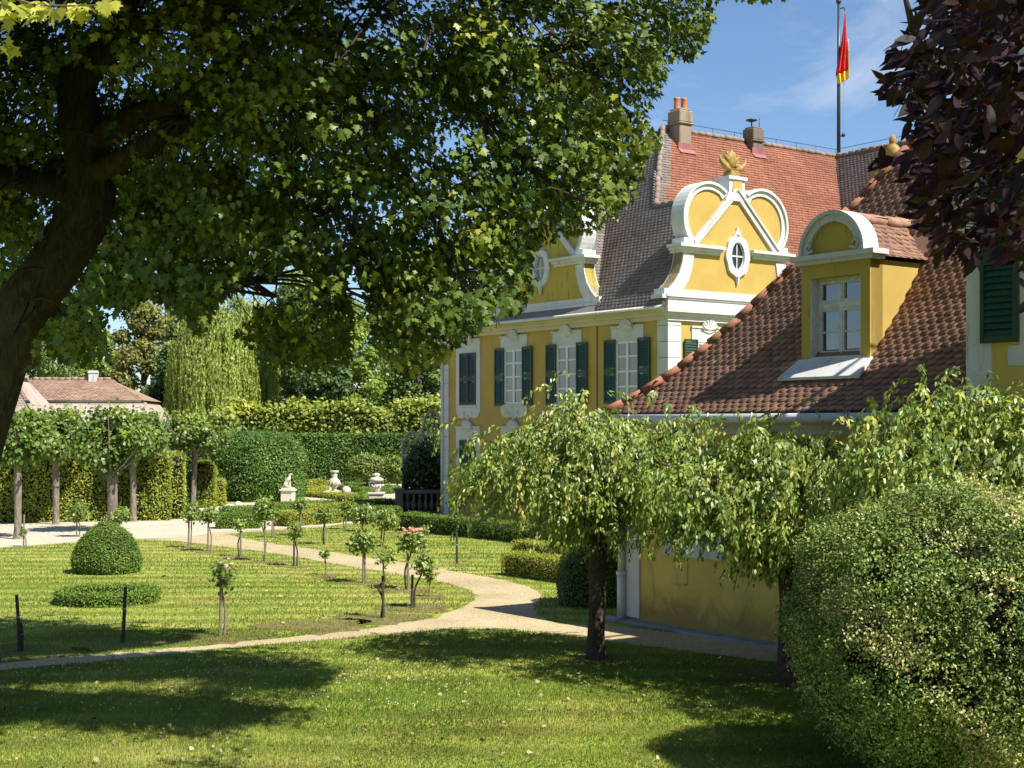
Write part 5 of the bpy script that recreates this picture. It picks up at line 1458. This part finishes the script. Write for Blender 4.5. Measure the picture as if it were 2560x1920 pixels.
tile_face(lo, (0, -.35, 0), ux, uy, [(0, 3.8), (.6, 4.2), (1.55, 5.5)], -20, 11.6, lambda al, a: al <= 11.5 - a * .9, .26, .22, .04)
tile_face(up_, (0, .95, 0), ux, uy, [(0, 5.6), (3.65, 7.3)], -20, 10.4, lambda al, a: al <= 10.35 - a * .92, .26, .2, .04)
lo.build("lower_roof", M['tile_pale'], bn); up_.build("upper_roof", M['tile_far'], bn)
m = MB(); ridge_tiles(m, (-20, 4.6, 7.34), (7.0, 4.6, 7.34), .14, .5); s_ = Soup(); s_.mb(m, .5); s_.build("ridge_tiles", M['tile_far'], bn)
m = MB(); m.box(5.4, 6.0, 4.2, 4.9, 6.8, 8.0); m.box(5.35, 6.05, 4.15, 4.95, 7.8, 7.92); m.build("chimney", M['white_old'], bn)
# nearer gabled end of the stable at the left edge
gb = thing("stable_wing", "pale pink scale tiled wing roof at the left edge in front of the stable block", "building", (-37.5, 101, 0), R(4))
w = MB(); w.box(-8, 4.5, 0, 7, 0, 3.5); w.build("wall", M['plinth'], gb)
s_ = Soup(); m = MB(); m.add([(-8, -.3, 3.5), (4.9, -.3, 3.5), (3.4, .9, 4.9), (2.2, 1.6, 6.4), (2.0, 1.7, 7.2), (-8, 1.7, 7.2)], [(0, 1, 2, 3, 4, 5)]); m.add([(4.9, -.3, 3.5), (4.9, 7, 3.5), (2.0, 5, 7.2), (2.0, 1.7, 7.2)], [(0, 1, 2, 3)]); s_.mb(m)
tile_face(s_, (0, -.3, 0), ux, uy, [(0, 3.5), (1.2, 4.9), (1.8, 6.2), (2.05, 7.2)], -8, 4.9, lambda al, a: al <= 4.9 - a * 1.35, .24, .2, .04)
s_.build("lower_roof", M['tile_pale'], gb)
s_ = Soup(); m = MB(); m.add([(-8, 1.5, 7.25), (2.5, 1.5, 7.25), (.4, 3.4, 8.3), (-8, 3.4, 8.3)], [(0, 1, 2, 3)]); m.add([(2.5, 1.5, 7.25), (2.5, 5.2, 7.25), (.4, 3.4, 8.3)], [(0, 1, 2)]); s_.mb(m)
tile_face(s_, (0, 1.5, 0), ux, uy, [(0, 7.25), (1.9, 8.3)], -8, 2.6, lambda al, a: al <= 2.5 - a * 1.1, .24, .2, .04)
s_.build("upper_roof", M['tile_far'], gb)
q = MB(); q.box(-8, 2.6, 1.3, 1.62, 7.14, 7.26); q.box(-8.2, 4.8, -.2, .1, 3.3, 3.5); q.build("eave_moulding", M['white'], gb)
# ------------------------------------------------------------ stone ornaments of the parterre
b = G(620, 1092); dog = thing("dog_statue", "pale stone statue of a seated dog on a square pedestal", "statue", (b.x, b.y + .3, 0), R(-8)); dog.scale = (.88, .88, .88)
m = MB(); m.box(-.36, .36, -.36, .36, 0, .10); m.box(-.30, .30, -.30, .30, .10, .74); m.box(-.37, .37, -.37, .37, .74, .82); m.box(-.30, .30, -.26, .26, .82, .90); m.build("pedestal", M['plinth'], dog, bevel=.012)
me = bpy.data.meshes.new("dog_figure")
VS = [(-.16, 0, 1.02, .125), (-.10, 0, 1.15, .125), (-.02, 0, 1.28, .115), (.05, 0, 1.40, .10), (.08, 0, 1.52, .065), (.11, 0, 1.60, .07), (.18, 0, 1.60, .05), (.25, 0, 1.575, .035),
      (.07, .07, 1.27, .055), (.10, .075, 1.08, .036), (.11, .075, .95, .03), (.16, .075, .925, .03), (.07, -.07, 1.27, .055), (.10, -.075, 1.08, .036), (.11, -.075, .95, .03), (.16, -.075, .925, .03),
      (-.10, .12, 1.02, .085), (.02, .14, .96, .05), (.08, .14, .925, .032), (-.10, -.12, 1.02, .085), (.02, -.14, .96, .05), (.08, -.14, .925, .032), (-.27, 0, .95, .04), (-.36, .03, .93, .022),
      (.08, .075, 1.60, .028), (.07, .085, 1.51, .02), (.08, -.075, 1.60, .028), (.07, -.085, 1.51, .02)]
ED = [(0, 1), (1, 2), (2, 3), (3, 4), (4, 5), (5, 6), (6, 7), (2, 8), (8, 9), (9, 10), (10, 11), (2, 12), (12, 13), (13, 14), (14, 15), (0, 16), (16, 17), (17, 18), (0, 19), (19, 20), (20, 21), (0, 22), (22, 23), (5, 24), (24, 25), (5, 26), (26, 27)]
me.from_pydata([v[:3] for v in VS], ED, [])
o = link_mesh("dog_figure", me, M['stone'], dog)
sk = o.modifiers.new("skin", 'SKIN'); o.modifiers.new("subdivision", 'SUBSURF').render_levels = 2
for i, v in enumerate(VS): me.skin_vertices[0].data[i].radius = (v[3], v[3])
me.skin_vertices[0].data[0].use_root = True
def urn(label, x, y, h, ped):
    b = G(x, y); t = thing("stone_urn", label, "urn", (b.x, b.y, 0))
    m = MB()
    if ped: m.box(-.30, .30, -.30, .30, 0, ped - .08); m.box(-.35, .35, -.35, .35, ped - .08, ped)
    else: m.box(-.24, .24, -.24, .24, 0, .14)
    m.build("pedestal", M['plinth'], t, bevel=.01)
    u = MB(); u.smooth = True; z = ped or .14; s = h - z
    u.lathe([(.20, 0), (.13, .07 * s), (.14, .14 * s), (.27, .26 * s), (.33, .42 * s), (.31, .50 * s), (.20, .60 * s), (.13, .66 * s), (.17, .74 * s), (.18, .80 * s), (.12, .86 * s), (.25, .94 * s), (.26, s), (.12, s)] if not ped else
            [(.19, 0), (.13, .08 * s), (.24, .22 * s), (.26, .32 * s), (.17, .42 * s), (.13, .46 * s), (.27, .56 * s), (.33, .66 * s), (.22, .76 * s), (.10, .80 * s), (.17, .88 * s), (.16, .94 * s), (.05, s)], (0, 0, z), 18)
    for k in range(12):
        an = k * math.pi / 6; u.tube([(math.cos(an) * .27, math.sin(an) * .27, z + .26 * s), (math.cos(an) * .335, math.sin(an) * .335, z + .42 * s)], .025, 5)
    u.build("vase", M['stone'], t)
urn("tall pale stone vase standing in the bright green diamond bed", 722, 1066, 1.22, 0)
urn("knobbed stone vase on a block pedestal in front of the rose arches", 813, 1099, 1.55, .72)
b = G(748, 1075); t = thing("stone_ball", "small white stone ball at the edge of the diamond bed", "ball", (b.x, b.y, 0))
m = MB(); m.smooth = True; m.ball((0, 0, .34), .24); m.build("ball", M['stone'], t); m = MB(); m.lathe([(.16, 0), (.10, .08), (.13, .14)], (0, 0, 0), 12); m.build("foot", M['stone'], t)
b = G(497, 1104); t = thing("garden_rock", "pair of low grey rocks on the gravel near the clipped block", "rock", (b.x, b.y, 0))
m = MB(); m.smooth = True; m.ball((0, 0, .14), .30, .2, .17, 9, 6); o1 = m.build("rock", M['stone'], t); m = MB(); m.smooth = True; m.ball((.34, .05, .2), .2, .16, .22, 8, 6); m.build("small_rock", M['stone'], t)

# balustrade and rose arches by the left palace corner
bl = thing("balustrade", "dark weathered stone balustrade overgrown beside the palace corner", "balustrade", (-4.5, 58.2, 0), R(2))
m = MB(); m.box(0, 1.9, -.16, .16, .86, 1.0); m.build("handrail", M['bal'], bl); m = MB(); m.box(0, 1.9, -.14, .14, 0, .16); m.build("plinth", M['bal'], bl)
m = MB(); m.box(-.22, .1, -.2, .2, 0, .95); m.box(-.28, .16, -.26, .26, .95, 1.06); m.build("post", M['bal'], bl)
for k in range(7):
    m = MB(); m.smooth = True; m.lathe([(.06, .16), (.10, .30), (.11, .40), (.05, .58), (.045, .68), (.09, .84)], (.28 + k * .245, 0, 0), 10); m.build("baluster", M['bal'], bl)
def arch(label, x0, x1, d, zs, zt):
    a, c_ = W3(x0, 0, d).x, W3(x1, 0, d).x; t = thing("rose_arch", label, "garden arch", (a, d, 0), 0, "metal rose arches at the palace corner"); L = c_ - a; r = L / 2
    for xx in (0, L):
        m = MB(); m.smooth = True; m.tube([(xx, 0, 0), (xx, 0, zs + .25)], .045, 8); m.ball((xx, 0, zs + .32), .085); m.build("post", M['iron'], t)
    m = MB(); m.smooth = True; m.tube([(r + r * math.cos(R(180 - i * 10)), 0, zs + (zt - zs) * math.sin(R(i * 10))) for i in range(19)], .035, 6); m.tube([(r + r * .93 * math.cos(R(180 - i * 10)), .08, zs + (zt - zs) * .93 * math.sin(R(i * 10))) for i in range(19)], .025, 6); m.build("hoop", M['iron'], t)
    m = MB()
    for k in range(-3, 4):
        for sg in (1, -1):
            pts = []
            for u in np.linspace(-1.6, 1.6, 40):
                x = r + (k * .42 + u * .5 * sg) * r; z = zs + (u * .9 + .3) * (zt - zs)
                if 0.02 < x < L - .02 and z < zs + (zt - zs) * math.sqrt(max(0, 1 - ((x - r) / r) ** 2)) and z > zs * .55: pts.append((x, 0, z))
            if len(pts) > 2: m.tube([pts[0], pts[-1]], .014, 4)
    m.build("lattice", M['iron'], t)
    return t
arch("lower grey metal rose arch with lattice on the balustrade", 870, 912, 59.5, 2.55, 3.35)
arch("taller grey metal rose arch touching the palace corner", 912, 956, 59.5, 3.1, 4.25)
def f_vine(s):
    n = 7000; x = RNG.uniform(-.1, 2.0, n); z = RNG.beta(1.3, 1.3, n) * 3.1 + .05; k = z < 2.1 + .7 * np.sin(x * 2.2) + RNG.normal(0, .2, n); x = x[k]; z = z[k]
    P = np.stack([x, RNG.normal(0, .28, len(x)), z], 1); leaves(s, P, np.tile(np.array([0, -.6, .6]), (len(x), 1)), LOBED, .13)
t = soup_thing("climbing_rose", "dark climbing rose filling the metal arches above the balustrade", "climber", (-4.35, 59.1, 0), 'vine', f_vine)
m = MB()
for k in range(8): limb(m, [(.2 + k * .22, 0, 0), (.3 + k * .2, .1, 1.0), (.2 + k * .24, 0, 2.1)], .02, .008, 5)
m.build("stem", M['bark'], t)
m = MB()
for k in range(14): m.ball((RNG.uniform(.2, 1.9), -.4, RNG.uniform(.6, 1.6)), .06, .05, .05, 6, 4)
m.build("blossoms", M['petal_cream'], t)

# ------------------------------------------------------------ rose standards and stakes on the lawns
def rose(label, x, y, cx, cy, r, stake=True, dense=1.0, flower=None, nf=0, h2=None, dark=False, asp=.85, top=None):
    b = G(x, y); d = b.y; c_ = W3(cx, cy, d) - b; rr = r * 1.12 * K / 3600 * d
    t = thing("rose_standard", label, "rose tree", (b.x, b.y, 0), 0, "standard roses on the lawns")
    m = MB(); k = RNG.normal(0, .03)
    if dense < .35 and r > 15: limb(m, [(0, 0, -.05), (.04, 0, c_.z * .3), (-.05, 0, c_.z * .5), (.07, 0, c_.z * .62), (c_.x * .7, 0, c_.z * .8), (c_.x, 0, c_.z)], .026, .014, 6)
    else: limb(m, [(0, 0, -.05), (k, .02, c_.z * .4), (c_.x * .7 - k, 0, c_.z * .75), (c_.x, 0, c_.z)], .022, .014, 6)
    P = []
    for j in range(9 if dense > .3 else 6):
        an = j * 2.4; e = (c_.x + math.cos(an) * rr * .8, math.sin(an) * rr * .8, c_.z + RNG.uniform(-.3, .9) * rr * asp)
        P += limb(m, [(c_.x, 0, c_.z - rr * .5), ((c_.x + e[0]) / 2, e[1] * .5, c_.z), e], .009, .003, 4)
    m.build("stem", M['bark'] if dark else M['stake'], t)
    s = Soup(); n = int(760 * dense * max(.4, (rr / .36) ** 2)); P = np.array(P)
    C = np.array([c_.x, 0, c_.z]); D = sphere(n) * (RNG.random((n, 1)) ** .35) * np.array([rr, rr, rr * asp])
    lum = 1 + .25 * np.sin(D[:, 0] * 14 / rr * .3 + 1) * np.sin(D[:, 2] * 11 / rr * .3)
    Q = np.where((RNG.random(n) < .65)[:, None], C + D * lum[:, None], P[RNG.integers(len(P), size=n)] + rnd(n, .05))
    leaves(s, Q, D / rr + UP * .6, OVAL, .085, .35, .5, .4); s.build("crown", M['rose'], t)
    if stake:
        m = MB(); sh = h2 or c_.z * .92; dx = .05 if x % 2 else -.06
        m.tube([(dx, -.03, -.05), (dx * .7, -.03, sh)], .026, 6); m.build("stake", M['stake_dark'] if dark else M['stake'], t)
    if flower:
        for j in range(nf):
            m = MB(); an = RNG.uniform(0, 6.28); p = np.array([c_.x + math.cos(an) * rr * .6, -abs(math.sin(an)) * rr * .6, c_.z + rr * asp * RNG.uniform(.5, 1.05)])
            for q in range(6): m.ball(tuple(p + RNG.normal(0, .022, 3)), .03, .03, .024, 6, 4)
            m.build("blossom", M[flower], t)
    return t
rose("sparse standard rose with withered cream blossoms between the box ring and the path", 484, 1374, 481, 1245, 27, True, .55, 'petal_cream', 5, None, False, 1.2)
rose("bushy standard rose at the tip of the oval lawn, left one of two", 412, 1184, 416, 1106, 21)
rose("bushy standard rose at the tip of the oval lawn, right one of two", 454, 1191, 451, 1112, 19)
rose("thin young standard rose between the path fork and the low hedges", 517, 1203, 518, 1132, 14, True, .4)
rose("large leafy standard rose in front of the yellowish low hedge", 569, 1213, 570, 1100, 23, True, 1.1, None, 0, None, False, 1.25)
rose("small standard rose behind the large leafy one on the narrow lawn", 592, 1161, 591, 1107, 12, True, .8)
rose("dark leaved standard rose beside the path under the dog statue", 640, 1223, 638, 1146, 17, True, 1.0, None, 0, None, True, 1.1)
rose("standard rose just right below the dog statue pedestal", 647, 1158, 648, 1088, 15)
rose("standard rose on two slim stems left of the middle of the right lawn", 699, 1176, 699, 1112, 20)
rose("narrow standard rose on a forked prop beside the low hedges", 745, 1144, 747, 1098, 14, True, .9, None, 0, None, False, 1.3)
rose("round standard rose at the edge of the gravel path in the centre", 790, 1259, 785, 1168, 28)
rose("fresh green standard rose with one white bloom before the palace hedge", 786, 1148, 787, 1112, 24, True, 1.0, 'petal_white', 2)
rose("fresh green standard rose against the long palace hedge", 828, 1181, 834, 1121, 27)
rose("contorted nearly bare standard rose tied to a dark stake", 823, 1335, 830, 1204, 24, True, .25, None, 0, .78, True)
rose("standard rose with coral pink blossoms on top", 877, 1274, 890, 1168, 29, True, .9, 'petal_pink', 8)
rose("leaning standard rose nearest to the bend of the path", 896, 1313, 916, 1217, 24, True, .9, None, 0, .65, True)
rose("slender sapling rose right of the leaning one near the path bend", 928, 1289, 930, 1240, 9, False, .35)
rose("tiny sprouting rose whip standing alone beside the path", 703, 1243, 704, 1198, 7, False, .25)
rose("standard rose on two pale stems left of the box cone", 170, 1160, 170, 1107, 22)
rose("standard rose peeping out right behind the box cone", 256, 1152, 261, 1112, 19)
rose("single weak rose shoot tied to a stake at the left edge of the court", 56, 1181, 50, 1148, 8, True, .25, None, 0, .95)
rose("thin rose on a stake in front of the long palace hedge", 912, 1196, 914, 1146, 12, True, .3)
def stake(label, x, y, yt, x2=None, r=.03):
    b = G(x, y); h = (y - yt) * K / 3600 * b.y; t = thing("garden_stake", label, "stake", (b.x, b.y, 0), 0, "bare wooden stakes on the lawns")
    dx = ((x2 if x2 is not None else x) - x) * K / 3600 * b.y
    m = MB(); m.tube([(0, 0, -.05), (dx * .5 + .008, 0, h * .5), (dx, 0, h)], [r * 1.05, r, r * .95], 7); m.build("post", M['stake_dark'], t)
    m = MB(); m.tube([(dx * .62, 0, h * .60), (dx * .62, 0, h * .63)], r * 1.25, 7); m.build("tie", M['rope'], t)
stake("bare dark stake by the path near the left edge", 42, 1409, 1285, 36, .028)
stake("short dark stake leaning against the taller stake at the left edge", 48, 1408, 1345, 46, .022)
stake("bare dark stake standing in front of the box ring", 264, 1390, 1268, 271)
stake("plain pale stake alone on the right lawn before the palace hedge", 987, 1218, 1150, 986, .032)

# soil dishes around the roots
for x, y, r in ((484, 1376, .75), (265, 1390, .8), (45, 1410, .85), (823, 1336, .75), (877, 1275, .55), (897, 1313, .7), (928, 1290, .35), (790, 1260, .5), (703, 1244, .4), (640, 1224, .4), (569, 1214, .45), (517, 1204, .4), (454, 1192, .4), (412, 1185, .4), (690, 1352, .9), (987, 1219, .3), (1290, 1424, .45), (1655, 1462, .8)):
    c_ = G(x, y); pts = []
    for k in range(26):
        an = 2 * math.pi * k / 26; q = r * (1 + .22 * math.sin(an * 3 + x) + RNG.normal(0, .09)); pts.append((c_.x + math.cos(an) * q * 1.05, c_.y + math.sin(an) * q))
    sheet("soil_patch", pts, .006, M['soil'], step=9)

# ------------------------------------------------------------ grass, clover and fallen leaves
W_IN = gp(ISLAND_TOP + ISLAND_LOW)
GRAV = [tuple(p) for p in gp(LOW_EDGE + RIGHT_UP + LAWN_B_TOP + FAR_EDGE + ISLAND_TOP + ISLAND_LOW)]
gs = Soup()
BL = ([(-.5, 0, 0), (.5, 0, 0), (.12, .55, .10), (0, 1, .32)], [(0, 1, 2), (0, 2, 3)])
def blades(x0, x1, y0, y1, n, h, wd, keep=None, base=.42):
    x = RNG.uniform(x0, x1, n); y = np.sqrt(RNG.uniform(y0 ** 2, y1 ** 2, n)) if False else RNG.uniform(y0, y1, n)
    k = ~in_poly(x, y, GRAV) & (np.abs(x) < .40 * y + 2.0)
    if keep is not None: k &= keep(x, y)
    x = x[k]; y = y[k]; n = len(x)
    an = RNG.uniform(0, 6.283, n); T = np.stack([np.cos(an) * .55, np.sin(an) * .55, np.ones(n)], 1) + rnd(n, .22)
    N = np.stack([-np.cos(an), -np.sin(an), np.full(n, .5)], 1) + SUNV * .8
    X, Y, Z = axes(N, T); hh = h * RNG.uniform(.5, 1.25, n)
    pat = np.sin(x * .9 + 1.3 * np.sin(y * .5)) * np.sin(y * .8 + x * .35) + .6 * np.sin(x * 2.3 + y * 1.7) * np.sin(y * 2.9 - x)
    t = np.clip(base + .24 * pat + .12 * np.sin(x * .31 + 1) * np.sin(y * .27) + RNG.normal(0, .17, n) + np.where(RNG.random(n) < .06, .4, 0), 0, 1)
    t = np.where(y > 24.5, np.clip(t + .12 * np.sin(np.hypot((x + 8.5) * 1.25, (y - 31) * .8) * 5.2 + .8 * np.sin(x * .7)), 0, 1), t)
    tv = np.asarray(BL[0]); P = np.stack([x, y, np.zeros(n)], 1)
    v = tv[None, :, 0, None] * (X * wd)[:, None, :] + tv[None, :, 1, None] * (Y * hh[:, None])[:, None, :] + tv[None, :, 2, None] * (Z * hh[:, None])[:, None, :] + P[:, None, :]
    lf = np.concatenate([np.array(f) for f in BL[1]])
    gs.L.append((lf[None, :] + (np.arange(n) * 4)[:, None] + gs.n).ravel()); gs.T.append(np.full(n * 2, 3)); gs.M.append(np.zeros(n * 2, int)); gs.A.append(np.repeat(t, 4)); gs.V.append(v.reshape(-1, 3)); gs.n += n * 4
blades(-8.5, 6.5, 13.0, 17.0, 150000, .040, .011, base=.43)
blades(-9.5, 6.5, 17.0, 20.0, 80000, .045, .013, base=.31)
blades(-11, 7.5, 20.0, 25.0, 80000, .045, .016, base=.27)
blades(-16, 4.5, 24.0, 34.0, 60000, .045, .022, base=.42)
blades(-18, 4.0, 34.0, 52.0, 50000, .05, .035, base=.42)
g = gs.build("lawn_grass", M['blade']); tag(g, "short patchy lawn grass, green in the shade and straw yellow in the sun", "grass", None, "stuff")
fl = Soup(); n = 620; x = RNG.uniform(-7.0, 4.5, n); y = 14.2 + 7.6 * RNG.random(n) ** 1.1; k = ~in_poly(x, y, GRAV); x = x[k]; y = y[k]; n = len(x)
X, Y, Z = axes(UP + rnd(n, .5), rnd(n) * np.array([1, 1, .25]))
fl.inst(*LOBED, np.stack([x, y, np.full(n, .045)], 1), X, Y, Z, RNG.uniform(.03, .07, n), RNG.beta(1.5, 1.8, n))
n = 150; x = RNG.uniform(-9, 1.0, n); y = RNG.uniform(24, 34, n); k = ~in_poly(x, y, GRAV); x = x[k]; y = y[k]; n = len(x); X, Y, Z = axes(UP + rnd(n, .4), rnd(n) * np.array([1, 1, .25]))
fl.inst(*LOBED, np.stack([x, y, np.full(n, .04)], 1), X, Y, Z, RNG.uniform(.05, .10, n), RNG.beta(1.6, 1.3, n))
o = fl.build("fallen_leaves", M['dryleaf']); tag(o, "scattered curled dry leaves lying on the foreground lawn", "fallen leaves", None, "stuff")
cl = MB(); n = 0
while n < 200:
    x = RNG.uniform(-8, -.5) if RNG.random() < .8 else RNG.uniform(-4, 3); y = RNG.uniform(17.6, 21.5)
    if not in_poly([x], [y], GRAV)[0] and abs(x) < .4 * y:
        cl.ball((x, y, .052 + RNG.uniform(-.01, .01)), .009, .009, .008, 5, 3); n += 1
o = cl.build("clover_flowers", M['clover']); tag(o, "tiny white clover flowers dotted over the shaded lawn", "flowers", None, "stuff")
